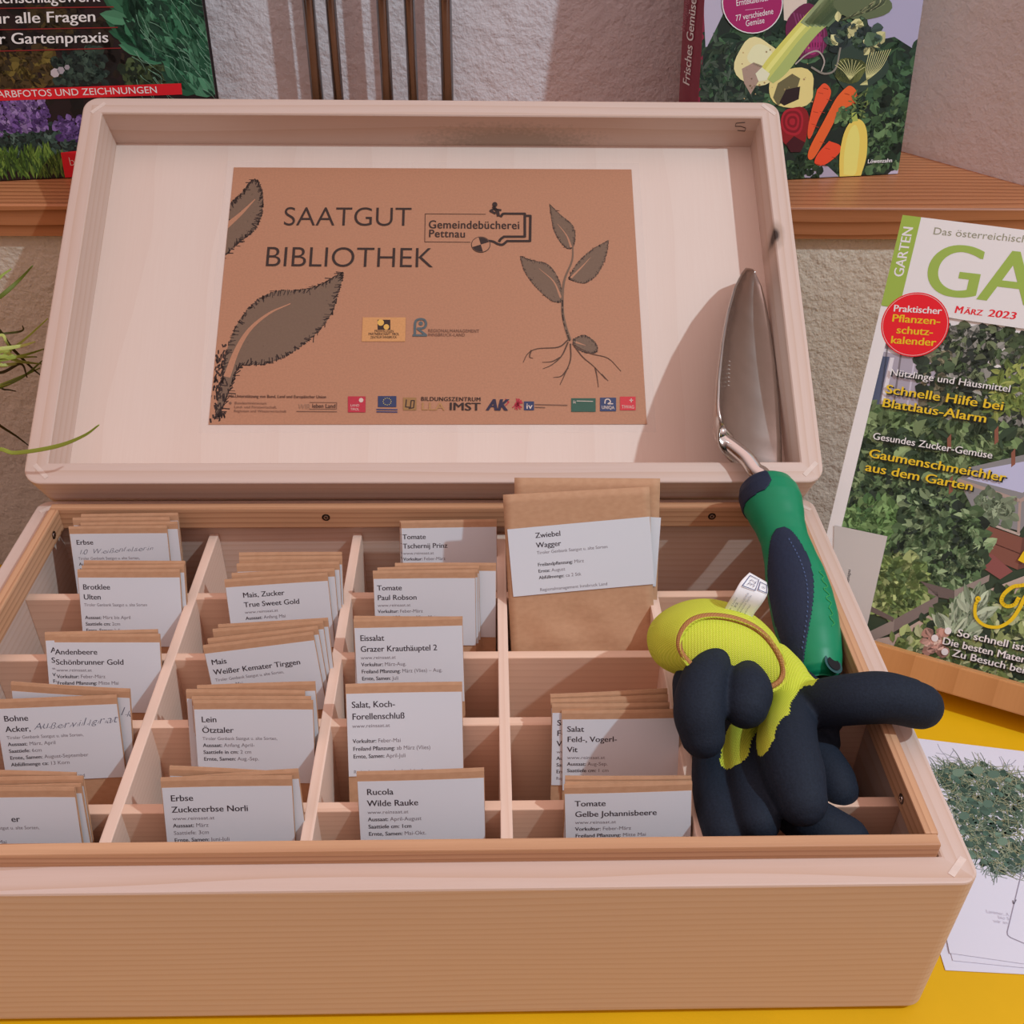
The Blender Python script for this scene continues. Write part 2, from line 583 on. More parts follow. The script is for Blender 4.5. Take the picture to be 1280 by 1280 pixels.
class Print:
    """flat artwork in metres on a sheet; every polygon has its own ink colour"""
    def __init__(s, rect, frame=None, n=0.0):
        s.rect, s.fr, s.n = rect, frame, n
        s.v, s.f, s.c, s.z = [], [], [], 0.0

    def P(s, x, y):
        return s.fr.px(x, y, s.n)

    def lay(s, dz=0.00004):
        s.z += dz

    def poly(s, pts, col, px=False):
        if px:
            pts = [s.P(*p) for p in pts]
        pts = clip_poly([tuple(p) for p in pts], *s.rect)
        if len(pts) < 3:
            return
        o = len(s.v)
        s.v += [(p[0], p[1], s.z) for p in pts]
        a = sum(pts[i - 1][0] * pts[i][1] - pts[i][0] * pts[i - 1][1] for i in range(len(pts)))
        idx = list(range(o, o + len(pts)))
        s.f.append(tuple(idx if a > 0 else idx[::-1]))
        s.c += [col] * len(pts)

    def box(s, x0, y0, x1, y1, col):
        s.poly([(x0, y0), (x1, y0), (x1, y1), (x0, y1)], col)

    def disc(s, c, r, col, n=36, px=False, r2=None):
        r2 = r2 or r
        s.poly([(c[0] + r * math.cos(2 * math.pi * i / n), c[1] + r2 * math.sin(2 * math.pi * i / n)) for i in range(n)], col, px)

    def stroke(s, pts, w, col, px=False, taper=None):
        if px:
            pts = [s.P(*p) for p in pts]
        z0 = s.z
        for i in range(len(pts) - 1):
            a, b = np.array(pts[i]), np.array(pts[i + 1])
            d = b - a
            L = np.hypot(*d)
            if L < 1e-9:
                continue
            q = np.array([-d[1], d[0]]) / L * w / 2
            e = d / L * w * 0.25
            k0, k1 = 1.0, 1.0
            if taper:
                k0 = taper[0] + (taper[1] - taper[0]) * i / (len(pts) - 1)
                k1 = taper[0] + (taper[1] - taper[0]) * (i + 1) / (len(pts) - 1)
            s.z = z0 + (0.000005 if i % 2 else 0.0)
            s.poly([a + q * k0 - e, a - q * k0 - e, b - q * k1 + e, b + q * k1 + e], col)
        s.z = z0

    def text(s, body, x, y, cap, col, bold=0.0, shear=0.0, width=None, ang=0.0, up=None, anchor=0.0, xs=1.0, spacing=1.0):
        v, f = glyphs(body, min(bold, 0.0), shear, spacing, 10 if cap > 0.006 else 3)
        if not len(v):
            return 0
        k = cap / 0.70
        w0 = v[:, 0].max()
        heavy = [0.0] if bold <= 0.006 else [0.0, bold * 0.95, -bold * 0.95]
        sx = (width / (w0 * k) if width else xs) * k
        d = np.array([math.cos(ang), math.sin(ang)])
        u_ = np.array(up) if up is not None else np.array([-d[1], d[0]])
        q = np.array([x, y]) - d * anchor * w0 * sx + v[:, :1] * sx * d + v[:, 1:] * k * u_
        z0 = s.z
        for hx in heavy:
            qq = q + d * hx * k
            s.z += 0.000012
            for fa in f:
                s.poly([tuple(qq[i]) for i in fa], col)
        s.z = z0
        return w0 * sx

    def text_px(s, body, p0, p1, cap_px, col, bold=0.0, shear=0.0, dx=0.0, dy=0.0, spacing=1.0):
        """baseline from p0 to p1 as seen, letter height cap_px as seen"""
        a, b = np.array(s.P(*p0)), np.array(s.P(*p1))
        a = a + (dx, dy)
        b = b + (dx, dy)
        h = np.array(p1, float) - np.array(p0, float)
        L = np.hypot(*h)
        nx, ny = h[1] / L, -h[0] / L
        if abs(h[0]) < abs(h[1]):
            nx, ny = (h[1] / L, 0) if True else (nx, ny)
        c = np.array(s.P(p0[0] + nx * cap_px, p0[1] + ny * cap_px)) + (dx, dy)
        d = b - a
        ang = math.atan2(d[1], d[0])
        q = np.array([-math.sin(ang), math.cos(ang)])
        cap = abs(np.dot(c - a, q))
        s.text(body, a[0], a[1], cap, col, bold, shear, width=np.hypot(*d), ang=ang, spacing=spacing)

    def leaf(s, c, L, w, ang, col, col2=None):
        d = np.array([math.cos(ang), math.sin(ang)])
        q = np.array([-d[1], d[0]])
        c = np.array(c)
        prof = ((0, 0), (0.25, 0.8), (0.55, 1.0), (0.8, 0.6), (1, 0))
        up = [c + d * L * t + q * w * h for t, h in prof]
        dn = [c + d * L * t - q * w * h for t, h in prof]
        s.poly(up + [dn[3], dn[2], dn[1]], col)
        if col2:
            z = s.z
            s.z += 0.00001
            s.poly(up, col2)
            s.z = z

    def foliage(s, area, n, size, palette, asp=0.32, spread=math.pi, dirn=math.pi / 2, two=True, layers=4):
        """area: polygon in metres; scatter leaves inside it"""
        xs, ys = [p[0] for p in area], [p[1] for p in area]
        k = 0
        for i in range(n * 6):
            if k >= n:
                break
            if k and k % max(1, n // layers) == 0:
                s.z += 0.00001
            x, y = random.uniform(min(xs), max(xs)), random.uniform(min(ys), max(ys))
            ins = False
            for j in range(len(area)):
                (xa, ya), (xb, yb) = area[j - 1], area[j]
                if (ya > y) != (yb > y) and x < (xb - xa) * (y - ya) / (yb - ya) + xa:
                    ins = not ins
            if not ins:
                continue
            k += 1
            c = random.choice(palette)
            f = random.uniform(0.5, 1.1)
            col = tuple(min(0.9, v * f) for v in c)
            L = random.uniform(*size)
            s.leaf((x, y), L, L * asp * random.uniform(0.7, 1.2), dirn + random.uniform(-spread, spread), col,
                   tuple(min(0.9, v * 1.3) for v in col) if two else None)

    def build(s, name, mat, parent=None, base=None, thick=0.0003):
        """sheet with the artwork on its face, as one mesh: x across, y up, z out"""
        x0, y0, x1, y1 = s.rect
        col = base or obs(180, 180, 189)
        nx = 12
        v, f = [], []
        for i in range(nx + 1):
            x = x0 + (x1 - x0) * i / nx
            v += [(x, y0, -4e-5), (x, y1, -4e-5), (x, y1, -4e-5 - thick), (x, y0, -4e-5 - thick)]
        for i in range(nx):
            a, b = 4 * i, 4 * i + 4
            f += [(a, b, b + 1, a + 1), (a + 1, b + 1, b + 2, a + 2), (a + 2, b + 2, b + 3, a + 3), (a + 3, b + 3, b, a)]
        f += [(0, 1, 2, 3), (4 * nx + 3, 4 * nx + 2, 4 * nx + 1, 4 * nx)]
        k = len(v)
        return make_obj(name, v + s.v, f + [tuple(i + k for i in g) for g in s.f], mat, parent, cols=[col] * k + s.c)


def tilt_px(fr, pts):
    return [fr.px(*p) for p in pts]


def polyline(pts, n=6):
    return [tuple(p) for p in spline(pts, n)]


# ------------------------------------------------------------------ the setting
SILL_Z, SILL_Y, WALL_Y, NICHE_Y = 0.230, 0.4915, 0.4975, 0.672
mb = MB()
mb.add([(-1.4, WALL_Y, -0.74), (1.4, WALL_Y, -0.74), (1.4, WALL_Y, 0.206), (-1.4, WALL_Y, 0.206),
        (-1.4, WALL_Y + 0.15, -0.74), (1.4, WALL_Y + 0.15, -0.74), (1.4, WALL_Y + 0.15, 0.206), (-1.4, WALL_Y + 0.15, 0.206)],
       [(0, 1, 2, 3), (5, 4, 7, 6), (3, 2, 6, 7), (1, 0, 4, 5), (4, 0, 3, 7), (1, 5, 6, 2)])
w = mb.build('wall_front', [M_wall2])
w['kind'] = 'structure'
w = make_obj('wall_back', [(-0.66, NICHE_Y, 0.19), (0.40, NICHE_Y, 0.19), (0.40, NICHE_Y, 1.1), (-0.66, NICHE_Y, 1.1),
                           (-0.66, NICHE_Y + 0.05, 0.19), (0.40, NICHE_Y + 0.05, 0.19), (0.40, NICHE_Y + 0.05, 1.1), (-0.66, NICHE_Y + 0.05, 1.1)],
             [(0, 1, 2, 3), (5, 4, 7, 6), (3, 2, 6, 7), (1, 0, 4, 5), (4, 0, 3, 7), (1, 5, 6, 2)], [M_wall])
w['kind'] = 'structure'


def reveal(name, a, b, c, d):
    """splayed niche side: a-b is the visible face, c-d the solid behind it"""
    q = [a, b, c, d]
    v = [(x, y, SILL_Z - 0.024) for x, y in q] + [(x, y, 1.1) for x, y in q]
    n = len(q)
    f = [(i, (i + 1) % n, (i + 1) % n + n, i + n) for i in range(n)] + [tuple(range(n - 1, -1, -1)), tuple(range(n, 2 * n))]
    o = make_obj(name, v, f, [M_wall])
    o['kind'] = 'structure'


reveal('wall_right', (0.3695, NICHE_Y), (0.504, WALL_Y), (1.4, WALL_Y), (1.4, NICHE_Y))
reveal('wall_left', (-1.4, NICHE_Y), (-1.4, WALL_Y), (-0.735, WALL_Y), (-0.60, NICHE_Y))
w = make_obj('floor', [(-1.4, -1.2, -0.74), (1.4, -1.2, -0.74), (1.4, WALL_Y, -0.74), (-1.4, WALL_Y, -0.74)], [(0, 1, 2, 3)], [M_floorboards])
w['kind'] = 'structure'

# window sill board, cut to the niche
q = [(-0.72, SILL_Y), (0.52, SILL_Y), (0.52, WALL_Y), (0.504, WALL_Y), (0.3695, NICHE_Y), (-0.60, NICHE_Y), (-0.72, WALL_Y)]
mb = MB()
b_ = 0.0012
rings = []
for ins, z in ((0, 0.206), (0, SILL_Z - b_), (b_, SILL_Z)):
    rings.append([(x, y + (ins if i < 2 else 0), z) for i, (x, y) in enumerate(q)])
mb.loft(rings)
tag(mb.build('window_sill_board', [M_sill_x]), 'reddish larch sill board in the wall niche, books standing on it', 'shelf')

# table
tb = tag(empty('table', (0, -0.1, -0.74)), 'bright yellow table top under the wooden seed box', 'table')
mb = MB()
mb.box((-0.85, -0.28, 0.715), (0.85, 0.455, 0.74), 0.002)
mb.build('table_top', [M_yellow], tb)
for sx in (-0.78, 0.78):
    for sy in (-0.22, 0.40):
        mb = MB()
        mb.tube([(sx, sy, 0.0), (sx, sy, 0.714)], 0.02, 16, ends=False)
        mb.build('leg', [M_chrome], tb, True)

# ------------------------------------------------------------------ the seed box
box = tag(empty('seed_box', (0, BD / 2, 0)), 'open pine seed box with sorted compartments on the yellow table', 'box')
mb = MB()
t = BT
ring_mesh(mb, BW, BD, 0.009, [(0.0045, 0.0), (0.0014, 0.0012), (0, 0.0045), (0, BH - 0.0012), (0.0004, BH - 0.0003), (0.0012, BH),
                              (t - 0.0008, BH), (t, BH - 0.0008), (t, 0.0)])
mb.build('case', [M_pine_x, M_pine_y], box)
mb = MB()
mb.box((-BW / 2 + t - 0.002, -BD / 2 + t - 0.002, 0.005), (BW / 2 - t + 0.002, BD / 2 - t + 0.002, 0.012))
mb.build('bottom_panel', [M_floor], box)
lt = 0.0062
X, Y = BW / 2 - t, BD / 2 - t
for nm, lo, hi, mt in (('a', (-X, -Y, 0.097), (X - 0.001, -Y + lt, 0.1125), M_liner_x), ('b', (-X, Y - lt, 0.097), (X, Y, 0.1125), M_liner_x),
                       ('c', (-X, -Y + lt, 0.097), (-X + lt, Y - lt, 0.1125), M_liner_y), ('d', (X - lt, -Y + lt, 0.097), (X, Y - lt, 0.1125), M_liner_y)):
    mb = MB()
    mb.box(lo, hi, 0.0009)
    mb.build('liner_strip', [mt], box)
ROWS = (0.2136, 0.1614, 0.1113, 0.0572)
COLS = (-0.1402, -0.0470, 0.0468, 0.1390)
for xx in COLS:
    mb = MB()
    mb.box((xx - 0.0029, -Y, 0.012), (xx + 0.0029, Y, 0.0882), 0.0006)
    mb.build('divider', [M_div_y], box)
for yy in ROWS:
    mb = MB()
    mb.box((-X, yy - BD / 2 - 0.0029, 0.012), (X, yy - BD / 2 + 0.0029, 0.0880), 0.0006)
    mb.build('divider', [M_div_x], box)


def screw(parent, p, nrm, r=0.0027):
    mb = MB()
    nrm = Vector(nrm)
    a = nrm.orthogonal().normalized()
    b = nrm.cross(a)
    P = Vector(p)
    for rr, h0, h1, mi in ((r, -0.001, 0.0002, 0), (r * 0.55, 0.0002, 0.0004, 1)):
        mb.loft([[P + nrm * h + (a * math.cos(i * math.pi / 8) + b * math.sin(i * math.pi / 8)) * rr * k for i in range(16)] for h, k in ((h0, 1), (h1, 0.96))], mi=mi)
    for d, e in ((a, b), (b, a)):
        mb.add([P + nrm * 0.0005 + d * s1 * r * 0.4 + e * s2 * r * 0.1 for s1, s2 in ((-1, -1), (1, -1), (1, 1), (-1, 1))], [(0, 1, 2, 3)], 0)
    mb.build('screw', [M_screw, M_chrome], parent)


for xx in (-0.0652, 0.183):
    screw(box, (xx, Y - lt, 0.1055), (0, -1, 0))
screw(box, (-X + lt, 0.2545 - BD / 2, 0.1035), (1, 0, 0))
screw(box, (X - lt, 0.0465 - BD / 2, 0.1035), (-1, 0, 0))


def corner_spline(parent, c, ang, L, w, z):
    d = Vector((math.cos(ang), math.sin(ang), 0))
    e = Vector((-d.y, d.x, 0))
    C = Vector(c)
    v = [C + d * L / 2 * a + e * w / 2 * b + Vector((0, 0, h)) for h in (z - 0.004, z + 0.00025) for a, b in ((-1, -1), (1, -1), (1, 1), (-1, 1))]
    make_obj('corner_spline', v, [(3, 2, 1, 0), (4, 5, 6, 7), (0, 1, 5, 4), (1, 2, 6, 5), (2, 3, 7, 6), (3, 0, 4, 7)], [M_spline], parent)


for sx, sy in ((1, -1), (-1, -1), (-1, 1), (1, 1)):
    corner_spline(box, (sx * (BW / 2 - 0.0085), sy * (BD / 2 - 0.0085), 0), math.pi / 4 * (1 if sx * sy < 0 else -1), 0.0125, 0.0030, BH)

# ------------------------------------------------------------------ the lid
lid = tag(empty('box_lid'), 'shallow pine box lid leaning back against the sill behind the box', 'lid')
lid.matrix_world = LID.matrix() @ Matrix.Translation((0, 0, 0))
mb = MB()
ring_mesh(mb, BW, LID_H, 0.011, [(0.004, 0.0), (0.001, 0.001), (0, 0.004), (0, LID_T - 0.0012), (0.0004, LID_T - 0.0003), (0.0012, LID_T),
                                 (t - 0.0008, LID_T), (t, LID_T - 0.0008), (t, 0.0)])
mb.v = [Vector((v.x, v.y + LID_H / 2, v.z)) for v in mb.v]
mb.build('frame', [M_lid_x, M_lid_y], lid)
mb = MB()
mb.box((-BW / 2 + 0.004, 0.004, 0.0004), (BW / 2 - 0.004, LID_H - 0.004, LID_IN))
mb.build('panel', [M_floor], lid)
for px, py, sg in ((123, 135, -1), (961, 137, 1), (51, 589, 1), (1013, 586, -1)):
    a, b = LID.px(px, py, LID_T)
    corner_spline(lid, (a, b, 0), math.pi / 4 * (-sg), 0.0125, 0.0028, LID_T)
# pencilled mark on the top rail's inner face and little pen mark
mk = Frame(LID.O + LID.B * (LID_H - t - 0.0002), LID.A, -LID.N)
pts = [(931, 153), (920, 154), (919, 158), (926, 158), (932, 160), (931, 164), (922, 163)]
vv = []
mb = MB()
P3 = []
for x, y in pts:
    a, b = mk.px(x, y)
    P3.append(Vector((a, LID_H - t - 0.0003, -b)))
mb.tube(P3, 0.00022, 6)
mb.build('pencil_mark', [M_ink], lid)

# ------------------------------------------------------------------ the poster in the lid
PO = LID.px(261, 531, LID_IN)
PF = Frame(LID.O + LID.A * PO[0] + LID.B * PO[1] + LID.N * (LID_IN + 0.0006), LID.A, LID.B)
pr = Print((0, 0, 0.297, 0.21), PF)
LIDL = (0.80, 0.74, 0.78)


def pob(r, g, b):
    return tuple(max(0.004, v / k) for v, k in zip(lin((r, g, b)), LIDL))


BR = pob(172, 120, 95)
INK = pob(48, 34, 32)
MID = pob(112, 88, 74)


def shade_leaf(outline, vein=None, teeth=2.2, dark=INK, fill=MID, hatch=1.0):
    o = [np.array(pr.P(*p)) for p in polyline(outline + [outline[0]], 7)]
    pr.poly(o[:-1], fill)
    c = sum(o) / len(o)
    pr.lay(0.00002)
    for i in range(len(o) - 1):
        for k in range(3):
            p = o[i] + (o[i + 1] - o[i]) * random.random()
            d = (c - p) / np.hypot(*(c - p))
            L = random.uniform(0.5, 2.2) * 0.001 * teeth
            off = random.uniform(-0.8, 0.25) * 0.001 * teeth * 0.5
            j = np.array([-d[1], d[0]]) * random.uniform(-0.3, 0.3)
            if random.random() < 0.5:
                d = np.array([0, math.copysign(1, d[1])]) if random.random() < 0.5 else np.array([math.copysign(1, d[0]), 0])
            pr.stroke([p + d * off, p + d * (off + L) + j * L], 0.0004 * teeth * random.uniform(0.4, 1.0), dark)
    for k in range(int(60 * hatch)):
        a, b = random.choice(o), random.choice(o)
        p = a + (b - a) * random.uniform(0.1, 0.9)
        L = random.uniform(0.5, 1.4) * 0.001
        d = np.array([1, 0]) if random.random() < 0.5 else np.array([0, 1])
        pr.stroke([p, p + d * L], 0.0002, random.choice([dark, MID, pob(130, 104, 88)]))
    if vein:
        pr.lay(0.00002)
        pr.stroke(polyline(vein, 6), 0.0030 if teeth > 2 else 0.0010, BR, px=True, taper=(1.6, 0.25))


# big leaves on the left edge
shade_leaf([(270, 330), (285, 262), (300, 243), (318, 224), (328, 240), (327, 268), (318, 288), (303, 300), (285, 316)], [(280, 285), (300, 268), (318, 250)])
shade_leaf([(268, 524), (276, 478), (283, 440), (296, 406), (318, 378), (345, 364), (380, 362), (408, 352), (428, 341), (423, 366), (412, 396), (390, 422),
            (360, 444), (330, 455), (300, 458), (290, 478), (280, 505)], [(284, 470), (296, 438), (312, 412), (336, 392), (362, 380)])
for k in range(90):
    x, y = random.uniform(264, 276), random.uniform(430, 524)
    x += (480 - y) * 0.06 + random.uniform(0, 8)
    pr.stroke([(x, y), (x + random.uniform(-2, 2), y + random.uniform(2, 5))], random.uniform(0.0006, 0.0016), INK, px=True)
# seedling
for ol, vn in (([(687, 255), (700, 268), (716, 282), (719, 300), (714, 311), (703, 306), (693, 290), (689, 272)], [(714, 309), (708, 294), (697, 280)]),
               ([(761, 300), (757, 322), (746, 344), (730, 354), (713, 350), (712, 346), (722, 328), (740, 312)], [(714, 347), (728, 333), (738, 322)]),
               ([(650, 320), (666, 326), (684, 330), (697, 346), (703, 366), (701, 378), (686, 374), (667, 356), (655, 338)], [(701, 372), (692, 352), (674, 336)]),
               ([(716, 424), (730, 419), (744, 428), (746, 440), (732, 441), (718, 434)], [(720, 428), (732, 432)])):
    shade_leaf(ol, vn, 1.0, hatch=0.4)
pr.stroke(polyline([(716, 305), (715, 326), (705, 352), (703, 385), (706, 405), (712, 425)]), 0.0016, MID, px=True, taper=(0.6, 1.5))
pr.stroke(polyline([(703, 375), (704, 400), (712, 426)]), 0.0009, INK, px=True)
for path in ([(710, 425), (698, 434), (672, 436), (660, 442), (654, 453)], [(710, 428), (702, 445), (690, 456), (679, 461)], [(713, 430), (713, 450), (706, 468), (700, 481)],
             [(716, 430), (728, 446), (742, 458), (757, 474)], [(718, 432), (738, 442), (760, 448), (776, 464)], [(744, 460), (746, 470), (748, 484)], [(700, 447), (690, 452), (678, 453)],
             [(664, 438), (662, 446), (666, 448)], [(710, 460), (702, 470), (692, 472)], [(752, 468), (760, 476)]):
    pr.stroke(polyline(path, 5), 0.0008, pob(84, 58, 46), px=True, taper=(1.3, 0.5))
pr.lay()
pr.text_px('SAATGUT', (353, 282), (514, 282.6), 23.5, INK, -0.008)
pr.text_px('BIBLIOTHEK', (329, 333), (541, 334.5), 25, INK, -0.008)
pr.text_px('Gemeindebücherei', (535.5, 285.5), (649, 286.5), 10, INK, 0.014, spacing=1.06)
pr.text_px('Pettnau', (535.5, 296.5), (581, 297), 9.5, INK, 0.014, spacing=1.06)
pr.stroke([(607, 268), (531.5, 267.5), (531, 302.5), (588, 303)], 0.0004, INK, px=True)
pr.stroke(polyline([(626, 271), (629, 267.5), (636, 267.3)], 4) + [(656, 267.3), (656, 296), (630, 296)] + polyline([(630, 296), (626, 299), (624, 302)], 4)[1:], 0.0019, INK, px=True)
pr.stroke([(656, 270), (663, 270), (662.5, 301.5), (634, 301.5)] + polyline([(634, 301.5), (628, 306), (622, 305), (616, 302), (607, 301)], 4)[1:], 0.0019, INK, px=True)
pr.disc((601, 306), 12, INK, px=True, r2=10)
pr.lay()
pr.disc((601, 306), 11.2, BR, px=True, r2=9.2)
pr.lay()
for a0 in (20, 200):
    pr.poly([(601, 306)] + [(601 + 11 * math.cos(math.radians(a0 + k * 12)), 306 - 9 * math.sin(math.radians(a0 + k * 12))) for k in range(8)], INK, px=True)
pr.disc((618.5, 256), 3.2, INK, px=True)
for w_, path in ((0.0024, [(617, 259), (622, 265), (623, 270)]), (0.0018, [(618, 261), (613, 264), (619, 267)]), (0.0016, [(620, 262), (626, 263)])):
    pr.stroke(path, w_, INK, px=True)
# the row of supporters' marks along the bottom
G1, G2 = pob(118, 84, 70), pob(84, 58, 50)
pr.text_px('Mit Unterstützung von Bund, Land und Europäischer Union', (285.5, 497), (407.5, 498), 3.6, G2, 0.02)
pr.text_px('Bundesministerium', (293, 505.3), (333, 505.8), 3.2, G1, 0.006)
pr.text_px('Land- und Forstwirtschaft,', (292.5, 510.3), (346, 510.8), 3.2, G1, 0.006)
pr.text_px('Regionen und Wasserwirtschaft', (292.2, 515.3), (358, 515.8), 3.2, G1, 0.006)
pr.disc((288, 504), 1.6, G1, px=True)
pr.stroke([(387, 503.2), (421, 503.4), (420.6, 511.6), (387, 511.6)], 0.0004, G1, px=True)
pr.text_px('WIR', (372.5, 511.5), (388, 511.6), 6.5, pob(150, 112, 92), 0.0)
pr.text_px('leben Land', (390, 510), (419, 510.2), 5.2, G2, 0.015)
pr.stroke([(371, 514.4), (421, 514.8)], 0.0006, G1, px=True)


def pbox(x0, y0, x1, y1, col):
    pr.poly([(x0, y0), (x1, y0), (x1, y1), (x0, y1)], col, px=True)


RED, BLU = pob(176, 44, 62), pob(46, 56, 92)
WHT = pob(200, 176, 168)
pbox(435, 495.7, 457, 515.7, RED)
pbox(472.5, 495.3, 495.5, 509, BLU)
pbox(504, 497.2, 520.5, 513, pob(150, 110, 70))
pbox(655, 502, 667.5, 513, BLU)
pbox(714, 498, 744.5, 515, pob(50, 84, 72))
pbox(750, 497.3, 770, 514.3, pob(52, 62, 98))
pbox(775, 496, 794.5, 513, pob(196, 52, 62))
pr.lay()
pr.text_px('LAND', (438, 508.4), (449, 508.5), 3, WHT)
pr.text_px('TIROL', (438, 513.2), (449, 513.3), 3, WHT)
pr.disc((451.5, 500.5), 2.8, WHT, px=True)
for k in range(12):
    a = k * math.pi / 6
    pr.disc((484 + 5 * math.cos(a), 502.2 + 4.3 * math.sin(a)), 0.55, pob(214, 190, 90), 6, px=True)
pr.stroke([(471, 512), (496.5, 512.4)], 0.0009, pob(60, 62, 100), px=True)
pr.stroke([(471, 514.9), (496.5, 515.3)], 0.0009, pob(60, 62, 100), px=True)
pr.stroke([(508, 500), (507, 509), (513, 509.5), (514, 501), (518, 501), (517, 510), (511, 511)], 0.0008, INK, px=True)
pr.text_px('BILDUNGSZENTRUM', (526, 501.2), (600.5, 501.8), 5, INK, 0.022, spacing=1.1)
pr.text_px('LLA', (526, 512.8), (556, 513.1), 9.6, pob(168, 122, 80), 0.012)
pr.text_px('IMST', (561, 513), (600.5, 513.4), 9.8, INK, 0.03)
pr.text_px('AK', (608, 513.3), (636, 513.5), 14.5, pob(44, 38, 62), 0.045, shear=0.25)
pr.stroke([(632, 499), (636, 503), (632, 507)], 0.0007, RED, px=True)
for k in range(11):
    a = math.pi * (0.08 + 0.84 * k / 10) if k < 6 else math.pi * (1.2 + 0.6 * (k - 6) / 4)
    pr.stroke([(646.5, 505), (646.5 + 7 * math.cos(a + (k % 2) * 0.1), 505.5 - 7 * math.sin(a))], 0.0008, RED, px=True)
pr.disc((646.5, 506), 3.2, RED, px=True)
pr.text_px('iv', (657.5, 511.3), (665.5, 511.4), 7, WHT, 0.02)
pr.stroke([(669, 505.8), (709, 506.8)], 0.0007, G1, px=True)
pr.stroke([(669, 509.3), (681, 509.6)], 0.0007, G1, px=True)
pr.text_px('ik', (716, 504.5), (720, 504.6), 4, WHT)
pr.stroke([(721, 501.5), (741, 502)], 0.0005, WHT, px=True)
pr.text_px('UNIQA', (752, 511.5), (768, 511.8), 4.2, WHT, 0.012)
pr.stroke(polyline([(756, 504.5), (757, 500), (761, 499.5), (763, 503), (760, 505), (766, 505)], 4), 0.0008, WHT, px=True)
pr.text_px('TIWAG', (777, 510.7), (792.5, 510.9), 4, WHT)
pr.stroke([(789, 498.6), (789, 503)], 0.0006, WHT, px=True)
pr.stroke([(787, 500.6), (791, 500.6)], 0.0006, WHT, px=True)
# regional logo
TEAL = pob(82, 92, 98)
pr.stroke(polyline([(518.5, 419), (519, 404), (523, 399.5), (530, 400), (532.5, 405), (530, 410), (522, 411)], 4) + [(533, 419.5), (516.5, 419.5)], 0.0017, TEAL, px=True)
pr.disc((526, 404.5), 2.6, TEAL, px=True)
pr.text_px('REGIONALMANAGEMENT', (535, 415.4), (599, 416), 4, G1, 0.008, spacing=1.1)
pr.text_px('INNSBRUCK-LAND', (535, 420.4), (581, 420.7), 3.8, G1, 0.008, spacing=1.1)

poster = tag(pr.build('laminated_poster', M_poster, None, BR, 0.0004), 'brown kraft poster with seedling drawing laminated inside the lid', 'poster')
poster.matrix_world = PF.matrix()
# clear border of the laminating pouch
mt, nt, b = nodes('clear_laminate', 0.2, 0.5)
b.inputs['Transmission Weight'].default_value = 0.0
b.inputs['Alpha'].default_value = 0.07
b.inputs['Base Color'].default_value = (0.8, 0.8, 0.8, 1)
e = 0.006
mb = MB()
mb.add([(-e, -e, -0.0003), (0.297 + e, -e, -0.0003), (0.297 + e, 0.21 + e, -0.0003), (-e, 0.21 + e, -0.0003), (0, 0, -0.0003), (0.297, 0, -0.0003), (0.297, 0.21, -0.0003), (0, 0.21, -0.0003)],
       [(0, 1, 5, 4), (1, 2, 6, 5), (2, 3, 7, 6), (3, 0, 4, 7)])
mb.build('laminate_border', [mt], poster)
# glued-on logo slip
q = [PF.px(*p) for p in ((453.5, 397), (507, 400), (506.5, 424.5), (453, 427))]
xs_, ys_ = [p[0] for p in q], [p[1] for p in q]
sp = Print((min(xs_), min(ys_), max(xs_), max(ys_)), PF)
sp.z = 0.0
sp.poly([(472, 400), (488, 400), (488, 412.5), (472, 412.5)], INK, px=True)
sp.lay()
sp.disc((476, 403.6), 4, pob(214, 164, 84), px=True)
sp.disc((483, 409), 3.4, pob(214, 164, 84), px=True)
sp.text_px('FREIWILLIGEN', (468, 415.6), (492, 415.9), 3, INK, 0.01)
sp.text_px('PARTNERSCHAFT TIROL', (460.5, 419.6), (499, 419.6), 3.4, INK, 0.012)
sp.text_px('ZENTRUM INNSBRUCK', (463, 423.6), (496, 423.2), 3, INK, 0.008)
slip = sp.build('logo_slip', M_poster, poster, pob(198, 140, 92), 0.0002)
slip.location = (0, 0, 0.0004)


